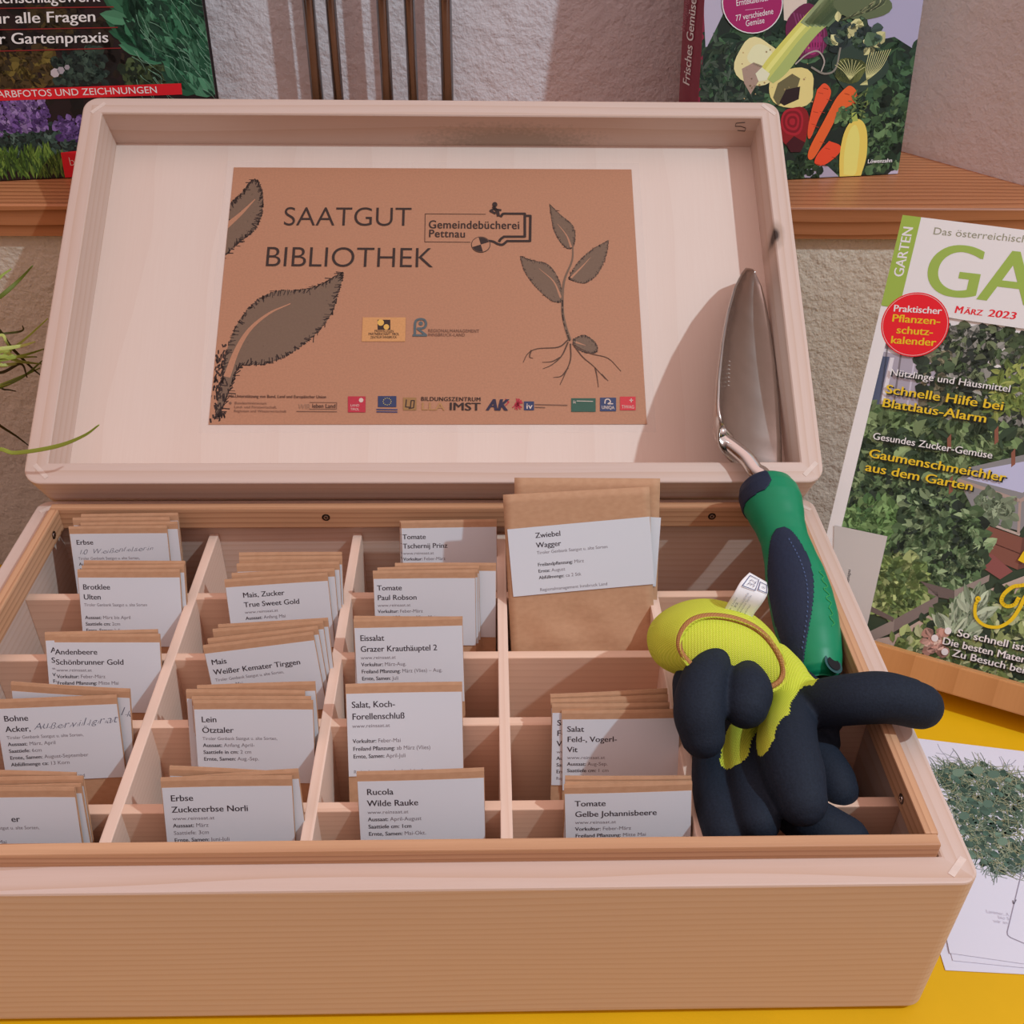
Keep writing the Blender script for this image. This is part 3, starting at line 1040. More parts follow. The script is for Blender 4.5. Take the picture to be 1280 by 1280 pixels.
# ------------------------------------------------------------------ seed packets
PW, PH, PT = 0.0602, 0.105, 0.0009
LABW, LABH, GAP = 0.0598, 0.042, 0.0045
INKT = obs(46, 38, 46)
INKS = obs(98, 88, 96)
BLUEINK = obs(62, 62, 84)
SRC1 = 'Tiroler Genbank Saatgut u. alte Sorten,'
WEB = 'www.reinsaat.at'
RM = 'Regionalmanagement Innsbruck-Land'
TEXTS = {
    'erbse': (3.2, ['Erbse', '~10 Weißenfelserin', SRC1, 'Aussaat:|März', 'Saattiefe:|3cm']),
    'brot': (2.2, ['Brotklee', 'Ulten', SRC1[:-1], '', 'Aussaat:|März bis April', 'Saattiefe cm:|2cm', 'Ernte, Samen:|Juli']),
    'anden': (2.2, ['Andenbeere', 'Schönbrunner Gold', WEB, 'Vorkultur:|Feber-März', 'Freiland Pflanzung:|Mitte Mai', 'Ernte:|August', '', RM]),
    'mais': (9.2, ['Mais, Zucker', 'True Sweet Gold', WEB, 'Aussaat:|Anfang Mai', 'Saattiefe:|3cm']),
    'mais2': (2.4, ['Mais', 'Weißer Kemater Tirggen', SRC1, 'Aussaat:|Mai']),
    'lein': (3.2, ['Lein', 'Ötztaler', SRC1, 'Aussaat:|Anfang April-', 'Saattiefe in cm:|2 cm', 'Ernte, Samen:|Aug.-Sep.']),
    'norli': (3.4, ['Erbse', 'Zuckererbse Norli', WEB, 'Aussaat:|März', '|Saattiefe: 3cm', 'Ernte, Samen:|Juni-Juli']),
    'tsch': (0.4, ['Tomate', 'Tschernij Prinz', WEB, 'Vorkultur:|Feber-März', 'Freiland Pflanzung:|Mitte Mai']),
    'paul': (1.8, ['Tomate', 'Paul Robson', WEB, 'Vorkultur:|Feber-März', 'Freiland Pflanzung:|Mitte Mai']),
    'eis': (2.8, ['Eissalat', 'Grazer Krauthäuptel 2', WEB, 'Vorkultur:|März-Aug.', 'Freiland Pflanzung:|März (Vlies) – Aug.', 'Ernte, Samen:|Juli', '', RM]),
    'salk': (2.6, ['Salat, Koch-', 'Forellenschluß', WEB, '', 'Vorkultur:|Feber-Mai', 'Freiland Pflanzung:|ab März (Vlies)', 'Ernte, Samen:|April-Juli', '', RM]),
    'ruc': (4.0, ['Rucola', 'Wilde Rauke', WEB, 'Aussaat:|April-August', 'Saattiefe cm:|*1cm', 'Ernte, Samen:|Mai-Okt.']),
    'sfv': (2.4, ['Salat', 'Feld-, Vogerl-', '#Vit', WEB, 'Aussaat:|Aug-Sep.', 'Saattiefe cm:|1 cm', 'Ernte:|Mai', RM]),
    'gelb': (4.6, ['Tomate', 'Gelbe Johannisbeere', WEB, 'Vorkultur:|Feber-März', 'Freiland Pflanzung:|Mitte Mai']),
    'bohne': (3.4, ['Bohne', 'Acker,', SRC1, 'Aussaat:|März, April', 'Saattiefe:|6cm', 'Ernte, Samen:|August-September', 'Abfüllmenge ca:|13 Korn', '', RM]),
    'bohn2': (3.4, ['Bohne', 'Acker,', SRC1, 'Aussaat:|März, April', 'Saattiefe:|6cm']),
    'er': (3.0, ['', '>er', SRC1, '', 'Aussaat:|Mitte Mai', 'Saattiefe:|3 cm']),
}


def label_print(key, w=LABW, h=LABH, ind=None, lines=None):
    p = Print((-w / 2, -h, w / 2, 0))
    i0, L = TEXTS[key] if lines is None else (ind, lines)
    x = -w / 2 + i0 * 0.001
    y = 0.0071
    ntitle = 2 if not (len(L) > 2 and L[2].startswith('#')) else 3
    for k, s in enumerate(L):
        if k < ntitle:
            s = s.lstrip('#')
            if s.startswith('~'):
                hand(p, s[1:], x + 0.0005, -y - 0.0006, 0.0030)
            elif s.startswith('>'):
                p.text(s[1:], -w / 2 + 0.0285, -y, 0.0032, INKT, 0.016, xs=1.02)
            else:
                p.text(s, x, -y, 0.0032, INKT, 0.016, xs=1.02)
            y += 0.0060 if k < ntitle - 1 else 0.0041
        else:
            if '|' in s:
                a, b = s.split('|')
                dx = p.text(a, x, -y, 0.00205, INKT, 0.020) if a else 0
                bd = 0.02 if b.startswith('*') else 0.0
                p.text(b.lstrip('*'), x + dx + (0.0009 if a else 0), -y, 0.00205, INKT if bd else INKS, bd)
            elif s:
                p.text(s, x, -y, 0.0018, INKS, 0.0, width=0.0195 if s == WEB else None, xs=0.93)
            y += 0.0039
    return p


def hand(p, s, x, y, cap, col=BLUEINK, slope=0.06, xs=1.05):
    """joined handwriting: slanted light letters with a wandering baseline and linking strokes"""
    r = random.Random(len(s))
    last = None
    for ch in s:
        if ch == ' ':
            x += cap * 0.7
            last = None
            continue
        k = cap * r.uniform(0.85, 1.2)
        dy = r.uniform(-0.12, 0.12) * cap
        w_ = p.text(ch, x, y + dy, k, col, -0.016, shear=0.38, xs=xs)
        if last is not None:
            p.stroke([last, (x + 0.2 * w_, y + dy + 0.35 * k)], 0.00018, col)
        last = (x + w_ * 0.95, y + dy + 0.08 * k)
        x += w_ * 1.04
        y += slope * w_


def packet_mesh(name, w, h, bend, flap=True, parent=None):
    mb = MB()
    nx, nz = 8, 8
    rows_ = []
    for sgn in (-1, 1):
        for j in range(nz + 1):
            for i in range(nx + 1):
                a, b_ = i / nx * 2 - 1, j / nz
                puff = 0.0006 * (1 - a * a) * math.sin(math.pi * min(1, b_ * 1.35)) * (1 if b_ < 0.74 else 0)
                rows_.append((a * w / 2, sgn * (PT / 2 + (puff if sgn > 0 else 0.0)) + bend * a * a, b_ * h))
    n = (nx + 1) * (nz + 1)
    fs = []
    for j in range(nz):
        for i in range(nx):
            q = j * (nx + 1) + i
            fs.append((q, q + 1, q + nx + 2, q + nx + 1))
            fs.append((n + q + 1, n + q, n + q + nx + 1, n + q + nx + 2))
    edge = [i for i in range(nx + 1)] + [(j + 1) * (nx + 1) + nx for j in range(nz)] + [nz * (nx + 1) + i for i in range(nx - 1, -1, -1)] + [j * (nx + 1) for j in range(nz - 1, 0, -1)]
    for k in range(len(edge)):
        a, b_ = edge[k], edge[(k + 1) % len(edge)]
        fs.append((b_, a, n + a, n + b_))
    mb.add(rows_, fs)
    if flap:
        # folded-over flap along the top edge
        pts = []
        for (yo, z) in ((-PT / 2 - 0.0001, h - 0.020), (-PT / 2 - 0.0005, h - 0.0195), (-PT / 2 - 0.0006, h - 0.001), (-PT / 2 - 0.0002, h + 0.0004), (PT / 2, h + 0.0002)):
            pts.append([((i / nx * 2 - 1) * (w / 2 + 0.0001), yo + bend * (i / nx * 2 - 1) ** 2, z) for i in range(nx + 1)])
        mb.loft(pts, close=False, cap=False)
    return mb


def bend_label(o, bend, w, off):
    for v in o.data.vertices:
        x, y, z = v.co
        a = x / (w / 2)
        v.co = (x, -(z + off) + bend * a * a, y)
    o.data.update()


PK = [
('erbse',0,-0.1908,0.2201,0.331,0.004,-0.003,0.1038),
('erbse',1,-0.1831,0.2226,0.331,-0.021,-0.025,0.1048),
('erbse',2,-0.1896,0.2253,0.331,-0.020,-0.015,0.1061),
('erbse',3,-0.1844,0.2279,0.331,-0.010,-0.017,0.1071),
('brot',0,-0.1735,0.1676,0.442,-0.024,-0.013,0.1066),
('brot',1,-0.1705,0.1702,0.441,-0.016,-0.019,0.1076),
('brot',2,-0.1718,0.1728,0.441,-0.041,-0.016,0.1085),
('anden',0,-0.1738,0.1176,0.445,-0.002,0.005,0.1024),
('anden',1,-0.1761,0.1203,0.441,0.092,0.043,0.1024),
('mais',0,-0.0795,0.1683,0.375,0.008,-0.059,0.1040),
('mais',1,-0.0776,0.1709,0.374,0.007,-0.040,0.1055),
('mais',2,-0.0776,0.1735,0.375,-0.002,-0.018,0.1087),
('mais',3,-0.0782,0.1763,0.372,0.022,0.008,0.1107),
('mais',4,-0.0793,0.1789,0.372,0.030,0.017,0.1116),
('mais2',0,-0.0742,0.1181,0.335,0.019,-0.114,0.1039),
('mais2',1,-0.0727,0.1207,0.334,0.018,-0.106,0.1056),
('mais2',2,-0.0737,0.1233,0.335,0.010,-0.074,0.1077),
('mais2',3,-0.0730,0.1259,0.335,-0.009,-0.065,0.1077),
('lein',0,-0.0821,0.0691,0.369,0.004,0.012,0.1042),
('lein',1,-0.0831,0.0717,0.370,-0.002,0.006,0.1042),
('lein',2,-0.0875,0.0743,0.370,-0.002,0.016,0.1058),
('lein',3,-0.0777,0.0769,0.369,0.003,-0.027,0.1074),
('norli',0,-0.0843,0.0209,0.331,0.025,0.015,0.1061),
('norli',1,-0.0746,0.0236,0.329,0.023,-0.052,0.1058),
('norli',2,-0.0875,0.0260,0.332,-0.020,0.055,0.1056),
('tsch',0,0.0151,0.2199,0.393,0.001,-0.013,0.1053),
('tsch',1,0.0114,0.2225,0.393,-0.000,0.012,0.1029),
('paul',0,0.0014,0.1696,0.390,-0.010,-0.011,0.1056),
('paul',1,0.0033,0.1722,0.390,0.001,-0.012,0.1040),
('paul',2,0.0049,0.1747,0.391,-0.005,-0.022,0.1046),
('paul',3,0.0127,0.1774,0.390,-0.001,0.003,0.1050),
('eis',0,-0.0036,0.1177,0.445,-0.014,-0.029,0.1106),
('eis',1,-0.0073,0.1202,0.445,-0.005,0.009,0.1097),
('salk',0,-0.0040,0.0641,0.508,-0.000,-0.013,0.1112),
('ruc',0,0.0077,0.0218,0.382,0.014,-0.011,0.1046),
('sfv',0,0.1077,0.0644,0.367,-0.028,-0.029,0.1010),
('sfv',1,0.1008,0.0670,0.367,0.015,0.006,0.1026),
('sfv',2,0.1039,0.0696,0.366,0.008,-0.032,0.1042),
('sfv',3,0.1048,0.0722,0.366,0.008,-0.040,0.1052),
('gelb',0,0.1079,0.0217,0.321,-0.028,-0.048,0.1004),
('gelb',1,0.1032,0.0242,0.323,0.021,0.021,0.0988),
('gelb',2,0.1026,0.0268,0.323,0.025,0.030,0.0994),
('bohne',0,-0.1797,0.0732,0.341,0.062,0.011,0.1046),
('bohn2',0,-0.1809,0.0825,0.303,-0.031,0.051,0.1059),
('er',0,-0.1819,0.0184,0.330,-0.009,-0.012,0.1036),
('er',1,-0.1774,0.0210,0.329,-0.003,-0.035,0.1025),
('er',2,-0.1783,0.0236,0.330,-0.016,-0.026,0.1045),
('er',3,-0.1878,0.0262,0.330,-0.008,0.028,0.1055),
('bag',0,0.0988,0.1628,0.505,0.003,-0.051,0.1552),
('bag',1,0.0966,0.1670,0.503,0.000,0.007,0.1595),]
GROUPS = {
    'erbse': ('pea packet with handwriting', 'back left compartment'), 'brot': ('Brotklee packet', 'left column'), 'anden': ('Andenbeere packet', 'left column'),
    'mais': ('Mais Zucker packet', 'second column'), 'mais2': ('Weißer Kemater Tirggen maize packet', 'second column'), 'lein': ('Lein flax packet', 'second column'),
    'norli': ('Zuckererbse pea packet', 'second column'), 'tsch': ('Tschernij Prinz tomato packet', 'back row'), 'paul': ('Paul Robson tomato packet', 'third column'),
    'eis': ('Eissalat packet', 'third column'), 'salk': ('Forellenschluß salad packet', 'third column'), 'ruc': ('Rucola packet', 'front row'),
    'sfv': ('Vogerl salad packet', 'fourth column'), 'gelb': ('yellow Johannisbeere tomato packet', 'front row'),
    'bohne': ('Acker Bohne packet', 'left column'), 'bohn2': ('second Bohne packet', 'left column'), 'er': ('packet cut by the left edge', 'front left corner'),
}
FRONT = {
    'erbse': 'kraft pea seed packet marked Erbse with handwriting, front of the back left compartment',
    'brot': 'kraft seed packet with white label reading Brotklee Ulten in the left column',
    'anden': 'kraft seed packet with white label reading Andenbeere Schönbrunner Gold in the left column',
    'mais': 'tilted kraft seed packet with white label reading Mais, Zucker True Sweet Gold',
    'mais2': 'tilted kraft seed packet with white label reading Mais Weißer Kemater Tirggen',
    'lein': 'kraft seed packet with white label reading Lein Ötztaler',
    'norli': 'kraft seed packet with white label reading Erbse Zuckererbse Norli',
    'tsch': 'half shaded kraft seed packet with white label reading Tomate Tschernij Prinz',
    'paul': 'kraft seed packet with white label reading Tomate Paul Robson',
    'eis': 'kraft seed packet with white label reading Eissalat Grazer Krauthäuptel 2',
    'salk': 'single kraft seed packet with white label reading Salat, Koch- Forellenschluß',
    'ruc': 'single kraft seed packet with white label reading Rucola Wilde Rauke',
    'sfv': 'foremost kraft seed packet with white label reading Salat Feld-, Vogerl- Vit',
    'gelb': 'kraft seed packet with white label reading Tomate Gelbe Johannisbeere beside the gloves',
    'bohne': 'slanted kraft seed packet reading Bohne Acker with handwriting across its label',
    'bohn2': 'kraft seed packet reading Bohne, oppositely slanted behind the handwritten Acker packet',
    'er': 'front left kraft seed packet whose label is cut by the photo edge, ending in er',
}
ORD = ['', 'first', 'second', 'third', 'fourth']
WHERE = {'erbse': 'in the back left corner compartment', 'brot': 'in the left column', 'anden': 'in the left column', 'mais': 'with bare kraft edges', 'mais2': 'in the tilted stack',
         'lein': 'in the second column', 'norli': 'in the front row', 'tsch': 'against the back wall', 'paul': 'in the third column', 'eis': 'in the third column',
         'sfv': 'in the fourth column', 'gelb': 'in the front row', 'er': 'in the front left corner'}
NAMES = {'erbse': 'handwritten Erbse', 'brot': 'Brotklee', 'anden': 'Andenbeere', 'mais': 'Mais Zucker', 'mais2': 'Kemater Tirggen', 'lein': 'Lein', 'norli': 'Zuckererbse Norli',
         'tsch': 'Tschernij Prinz', 'paul': 'Paul Robson', 'eis': 'Eissalat', 'sfv': 'Vogerl salad', 'gelb': 'Gelbe Johannisbeere', 'er': 'half cut-off'}
proto = {}
for key, idx, x0, y0, lean, yaw, roll, h in PK:
    R = Matrix.Rotation(yaw, 4, 'Z') @ Matrix.Rotation(-lean, 4, 'X') @ Matrix.Rotation(roll, 4, 'Y')
    if key == 'bag':
        continue
    if idx == 0:
        bend = random.uniform(-0.0006, 0.0005)
        body = packet_mesh('seed_packet', PW, PH, bend).build('seed_packet', [M_kraft])
        p = label_print(key)
        if key == 'bohne':
            hand(p, 'Außervillgrat', -0.0125, -0.0125, 0.0040, slope=0.05)
        if key == 'bohn2':
            hand(p, 'lk', 0.0245, -0.0105, 0.0042)
            hand(p, 'Rengg', 0.004, -0.0125, 0.004)
        lab = p.build('paper_label', M_label, body, None, 0.0001)
        bend_label(lab, bend, PW, PT / 2 + 0.0007)
        lab.location = (0, 0, PH - GAP)
        proto[key] = (body, lab)
        o = body
        o['label'] = FRONT[key]
    else:
        body, lab = proto[key]
        o = body.copy()
        COL.objects.link(o)
        l2 = lab.copy()
        COL.objects.link(l2)
        l2.parent = o
        o['label'] = '%s kraft seed packet behind the front %s packet %s' % (ORD[idx], NAMES[key], WHERE[key])
    o['category'] = 'seed packet'
    o['group'] = 'seed packets in the box compartments'
    o.matrix_world = Matrix.Translation((x0, y0, 0.0126)) @ R @ Matrix.Diagonal((1, 1, h / PH, 1))

# the two big paper bags of onion sets
BAGW, BAGH = 0.087, 0.1575
for key, idx, x0, y0, lean, yaw, roll, h in PK:
    if key != 'bag':
        continue
    mb = MB()
    nx, nz = 18, 30
    rr = random.Random(3 + idx)
    V, Fs = [], []
    for sgn in (-1, 1):
        for j in range(nz + 1):
            for i in range(nx + 1):
                a, b_ = i / nx * 2 - 1, j / nz
                puff = 0.0042 * (1 - a * a) * math.exp(-((b_ - 0.18) / 0.17) ** 2) if sgn < 0 else 0
                wr = 0.0011 * math.sin(7 * a + 17 * b_) * (1 - a * a) * (b_ < 0.55) - 0.0016 * math.exp(-((b_ - 0.435 + 0.03 * abs(a + 0.1)) / 0.016) ** 2)
                crease = 0.0007 * math.exp(-((b_ - 0.86 + 0.14 * (a - 0.25)) / 0.012) ** 2) * (0 < a < 0.7)
                V.append((a * BAGW / 2, sgn * 0.0006 - puff + wr * (sgn < 0) + crease * (sgn < 0) - 0.0005 * a * a, b_ * BAGH))
    n = (nx + 1) * (nz + 1)
    for j in range(nz):
        for i in range(nx):
            q = j * (nx + 1) + i
            Fs.append((q, q + 1, q + nx + 2, q + nx + 1))
            Fs.append((n + q + 1, n + q, n + q + nx + 1, n + q + nx + 2))
    edge = [i for i in range(nx + 1)] + [(j + 1) * (nx + 1) + nx for j in range(nz)] + [nz * (nx + 1) + i for i in range(nx - 1, -1, -1)] + [j * (nx + 1) for j in range(nz - 1, 0, -1)]
    for k in range(len(edge)):
        a, b_ = edge[k], edge[(k + 1) % len(edge)]
        Fs.append((b_, a, n + a, n + b_))
    mb.add(V, Fs)
    bag = mb.build('seed_bag', [M_kraft], None, True)
    tag(bag, 'large brown paper bag labelled Zwiebel Wagger leaning over the compartments' if idx == 0 else
        'large brown paper bag sticking up behind the Zwiebel Wagger bag', 'seed bag', 'large onion bags in the box')
    p = Print((-0.0425, -0.0415, 0.0425, 0))
    x = -0.0425 + 0.0162
    y = 0.0068
    for k, s in enumerate(['Zwiebel', 'Wagger', SRC1[:-1], '', 'Freilandpflanzung:|März', 'Ernte:|August', 'Abfüllmenge:|ca 2 Stk', '', 'Regionalmanagement Innsbruck Land']):
        if k < 2:
            p.text(s, x, -y, 0.0032, INKT, 0.016, xs=1.02)
            y += 0.0060 if k == 0 else 0.0040
        elif s:
            if '|' in s:
                a, b_ = s.split('|')
                dx = p.text(a, x, -y, 0.00205, INKT, 0.02)
                p.text(b_, x + dx + 0.0009, -y, 0.00205, INKS)
            else:
                p.text(s, x, -y, 0.0019, INKS)
            y += 0.0040
        else:
            y += 0.0034
    lab = p.build('paper_label', M_label, bag, None, 0.0001)
    for v in lab.data.vertices:
        a = v.co.x / (BAGW / 2)
        v.co = (v.co.x, -(v.co.z + 0.0014) - 0.0005 * a * a, v.co.y)
    lab.location = (0.0005 if idx == 0 else 0.002, 0, BAGH - 0.0195 if idx == 0 else BAGH - 0.021)
    lab.rotation_euler = (0, -0.035 if idx == 0 else 0.05, 0)
    R = Matrix.Rotation(yaw, 4, 'Z') @ Matrix.Rotation(-lean, 4, 'X') @ Matrix.Rotation(roll, 4, 'Y')
    bag.matrix_world = Matrix.Translation((x0, y0 - (0.0006 if idx == 0 else -0.0005), 0.0128)) @ R @ Matrix.Diagonal((1, 1, h / BAGH, 1))

# ------------------------------------------------------------------ rods by the niche wall
RODS = [(391, 60, 15.5), (418, 60, 13), (481, 60, 15), (514, 60, 13.5), (558, 60, 15.5)]
RN = ['leftmost', 'second from left', 'middle', 'fourth from left', 'rightmost']
for i, (px, py, w_) in enumerate(RODS):
    v = ray(px, py)
    q = CAM + v * ((0.650 - CAM[1]) / v[1])
    rad = w_ / 2 / F_PX * float(np.dot(q - CAM, FW))
    mb = MB()
    mb.tube([(q[0], 0.650, SILL_Z), (q[0], 0.650, 0.62)], rad, 24, ends=False)
    o = mb.build('steel_rod', [M_steel_rod], None, True)
    tag(o, '%s of the five upright steel rods before the white wall' % RN[i], 'rod', 'upright steel rods behind the lid')


# ------------------------------------------------------------------ books on the sill
def book(name, label, cover, fr, w, h, thick, prt, group, face=None):
    """fr: frame of the front cover (origin at its lower left corner)"""
    root = tag(empty(name), label, 'book', group)
    root.matrix_world = fr.matrix()
    c = 0.0022
    fc = prt.build('front_cover', M_gloss, root, face or cover, c)
    mb = MB()
    mb.box((0, 0, -thick), (w, h, -thick + c), 0.0005)
    mb.build('back_cover', [plain(name + '_board', cover, 0.4)], root)
    mb = MB()
    n = 10
    sec = [(-0.0016 * math.sin(math.pi * i / n) - 0.0002, -thick * i / n) for i in range(n + 1)] + [(0.0018, -thick), (0.0018, -0.00005)]
    mb.loft([[(a, y, b) for a, b in sec] for y in (0, h)])
    sp_ = mb.build('spine', [plain(name + '_spine', cover, 0.4)], root)
    mb = MB()
    mb.box((0.002, 0.003, -thick + c + 0.0001), (w - 0.003, h - 0.003, -c - 0.0002))
    mb.build('page_block', [M_pages], root)
    return root, sp_


def leafcol(*cs):
    return [obs(*c) for c in cs]


DGREEN = leafcol((34, 52, 40), (44, 66, 46), (26, 42, 34), (58, 84, 58))
MGREEN = leafcol((74, 98, 62), (92, 116, 74), (58, 82, 54), (116, 138, 90))
LGREEN = leafcol((128, 148, 88), (150, 164, 96), (104, 128, 72), (172, 180, 130))

# right-hand book: vegetables on snow
FR = frame_yaw((0.2808, 0.5563, SILL_Z + 0.0008), 0.16, 0.16)
a_l = FR.px(873, 125)[0]
a_r = FR.px(1122, 218)[0]
FB = Frame(FR.O + FR.A * a_l, FR.A, FR.B)
BKW, BKH = a_r - a_l, 0.290
p = Print((0, 0, BKW, BKH), FB)
P = p.P
p.foliage([(0, 0), (BKW, 0), (BKW, BKH), (0, BKH)], 900, (0.006, 0.018), DGREEN, 0.25, layers=3)
p.lay()
SNOW = obs(150, 142, 168)
p.poly([(1075, -30), (1200, -60), (1180, 5), (1160, 75), (1140, 60), (1118, 46), (1098, 50), (1085, 30)], SNOW, px=True)
p.poly([(880, -40), (906, -20), (905, 15), (893, 40), (882, 62), (880, 20)], obs(160, 150, 170), px=True)
p.poly([(1118, 210), (1128, 196), (1146, 120), (1150, 130), (1126, 222), (1105, 222)], obs(168, 158, 178), px=True)
p.poly([(1000, 222), (1012, 204), (1035, 208), (1050, 222)], obs(150, 140, 158), px=True)
p.poly([(978, -20), (1010, -30), (1008, 12), (990, 28), (980, 25)], obs(190, 172, 162), px=True)
p.lay()
quad = [p.P(*q) for q in ((1085, 90), (1140, 60), (1150, 120), (1105, 165))]
p.foliage(quad, 90, (0.006, 0.014), DGREEN, 0.3)
p.foliage([p.P(*q) for q in ((874, 125), (875, 60), (915, 48), (950, 110), (950, 135), (874, 135))], 160, (0.004, 0.012), leafcol((30, 46, 38), (48, 62, 48), (60, 70, 60)), 0.18)
p.foliage([p.P(*q) for q in ((1085, 130), (1120, 110), (1135, 150), (1120, 205), (1085, 215), (1075, 165))], 200, (0.004, 0.011), leafcol((36, 54, 40), (60, 84, 56), (82, 104, 70), (28, 40, 32)), 0.5)
p.foliage([p.P(*q) for q in ((985, 205), (1010, 198), (1024, 222), (984, 224))], 70, (0.004, 0.009), leafcol((50, 70, 46), (30, 46, 34)), 0.4)
p.lay()


def blob(c, rx, ry, col, hi=None, n=26, wob=0.05, seed=0, rot=0.0):
    r = random.Random(seed)
    ph = [r.uniform(0, 6.28) for _ in range(4)]
    pts = []
    for i in range(n):
        a = 2 * math.pi * i / n
        k = 1 + wob * sum(math.sin((j + 2) * a + ph[j]) for j in range(3))
        x, y = rx * k * math.cos(a), ry * k * math.sin(a)
        pts.append((c[0] + x * math.cos(rot) - y * math.sin(rot), c[1] + x * math.sin(rot) + y * math.cos(rot)))
    p.poly(pts, col, px=True)
    return pts


# red cabbage, celeriacs, leek, savoy
blob((1008, 40), 26, 34, obs(92, 30, 62), seed=2, wob=0.04)
p.lay(0.00002)
blob((1014, 52), 13, 16, obs(140, 40, 92), seed=3)
for k in range(9):
    p.stroke(polyline([(992 + k * 4, 16 + k), (998 + k * 4, 40), (1004 + k * 3, 66)], 4), 0.0009, obs(120, 52, 92), px=True)
p.lay(0.00002)
blob((947, 78), 28, 31, obs(214, 188, 140), seed=4)
blob((990, 110), 30, 25, obs(200, 182, 120), seed=5)
p.lay(0.00002)
blob((950, 70), 16, 14, obs(226, 204, 160), seed=6)
p.poly([(927, 86), (942, 78), (958, 84), (950, 98), (938, 118), (930, 104)], obs(150, 124, 112), px=True)
p.poly([(966, 122), (972, 104), (990, 92), (1000, 98), (994, 118), (984, 124), (972, 132)], obs(96, 88, 62), px=True)
for k in range(40):
    x, y = random.uniform(925, 1015), random.uniform(58, 130)
    p.disc((x, y), random.uniform(0.6, 1.6), random.choice(leafcol((150, 120, 86), (176, 150, 104))), 6, px=True)
p.lay(0.00002)
p.poly([(974, 128), (982, 112), (1000, 108), (998, 124), (980, 132)], obs(40, 28, 30), px=True)
p.lay(0.00002)
for off, c in ((0, (190, 182, 92)), (4, (206, 196, 116)), (8, (176, 176, 96)), (12, (150, 160, 96))):
    p.poly(polyline([(948 + off, 90 + off * 0.8), (962 + off, 70 + off), (1000 + off, 26 + off * 0.8), (1030 + off * 2, -6 + off)], 5) +
           polyline([(1040 + off * 2, -2 + off), (1010 + off, 30 + off), (972 + off, 78 + off), (954 + off, 97 + off * 0.6)], 5), obs(*c), px=True)
    p.lay(0.00001)
p.poly([(944, 92), (952, 84), (962, 92), (958, 100), (948, 102)], obs(216, 208, 170), px=True)
for k in range(6):
    p.poly([(1000 + k * 5, 28), (1040 + k * 7, -20), (1056 + k * 7, -18), (1010 + k * 5, 34)], random.choice(leafcol((104, 118, 82), (128, 136, 100), (88, 104, 76))), px=True)
p.lay(0.00002)
blob((1078, 4), 34, 22, obs(84, 92, 66), seed=8)
for k in range(14):
    p.stroke(polyline([(1050, 26), (1066 + k * 3, 18 - k), (1090 + k, 6 - k * 2)], 4), 0.0008, random.choice(leafcol((150, 146, 112), (110, 116, 84), (60, 66, 52))), px=True)
p.foliage([p.P(*q) for q in ((1034, 52), (1048, 22), (1080, 30), (1105, 44), (1100, 60), (1060, 60))], 60, (0.005, 0.012), leafcol((50, 62, 58), (200, 192, 140), (66, 84, 64), (40, 50, 50)), 0.4)
blob((1074, 84), 34, 30, obs(44, 58, 50), seed=9)
blob((1062, 88), 20, 16, obs(112, 116, 66), seed=10)
p.lay(0.00002)
VE = obs(188, 182, 128)
for k in range(10):
    p.stroke(polyline([(1084 - k, 106), (1082 + k * 2, 86), (1086 + k * 3, 66 - k * 0.5)], 4), 0.0005, VE, px=True)
    a = 0.3 + k * 0.26
    p.stroke(polyline([(1062, 100), (1062 + 10 * math.cos(a), 92 - 8 * math.sin(a)), (1062 + 20 * math.cos(a + 0.1), 88 - 14 * math.sin(a))], 3), 0.0004, VE, px=True)
p.stroke(polyline([(994, 80), (1008, 68), (1022, 64), (1030, 76), (1026, 90)], 5), 0.0011, obs(150, 138, 132), px=True)
p.stroke(polyline([(1014, 84), (1030, 92), (1044, 86), (1050, 60)], 5), 0.0014, obs(120, 112, 104), px=True)
p.lay(0.00002)
# carrots, beet, yellow root
for pts, c in (([(1021, 112), (1030, 104), (1038, 112), (1036, 124), (1024, 146), (1013, 172), (1009, 168), (1012, 146)], (204, 74, 44)),
               ([(1054, 112), (1062, 107), (1070, 114), (1068, 128), (1050, 140), (1034, 168), (1018, 196), (1010, 198), (1012, 184), (1030, 150), (1044, 124)], (226, 86, 42)),
               ([(1036, 176), (1050, 182), (1048, 192), (1030, 206), (1018, 204), (1022, 192)], (206, 66, 40))):
    p.poly(polyline(pts + [pts[0]], 5), obs(*c), px=True)
    p.lay(0.00001)
    for k in range(8):
        q = random.choice(pts)
        x, y = q[0] * 0.7 + pts[3][0] * 0.3, q[1] * 0.7 + pts[3][1] * 0.3
        p.stroke([(x - 3, y), (x + 3, y + 1.5)], 0.0004, obs(150, 48, 30), px=True)
blob((993, 159), 18, 27, obs(122, 26, 30), seed=12)
p.lay(0.00001)
for k in range(5):
    blob((990, 152), 14 - 2.6 * k, 18 - 3.4 * k, (obs(150, 30, 42), obs(112, 20, 30))[k % 2], seed=13, wob=0.03)
    p.lay(0.00001)
p.poly([(982, 180), (992, 170), (1006, 178), (1000, 190), (988, 190)], obs(60, 20, 26), px=True)
p.poly(polyline([(1049, 222), (1049, 196), (1054, 168), (1064, 151), (1076, 150), (1083, 164), (1083, 192), (1078, 212), (1072, 222), (1049, 222)], 5), obs(206, 176, 84), px=True)
p.lay(0.00001)
p.poly(polyline([(1054, 218), (1055, 190), (1061, 164), (1069, 156), (1074, 172), (1072, 200), (1068, 218), (1054, 218)], 5), obs(216, 190, 104), px=True)
p.poly([(1064, 152), (1064, 141), (1070, 140), (1072, 151)], obs(150, 160, 80), px=True)
p.foliage([p.P(*q) for q in ((1046, 136), (1058, 130), (1062, 150), (1050, 158))], 26, (0.003, 0.007), MGREEN, 0.4)
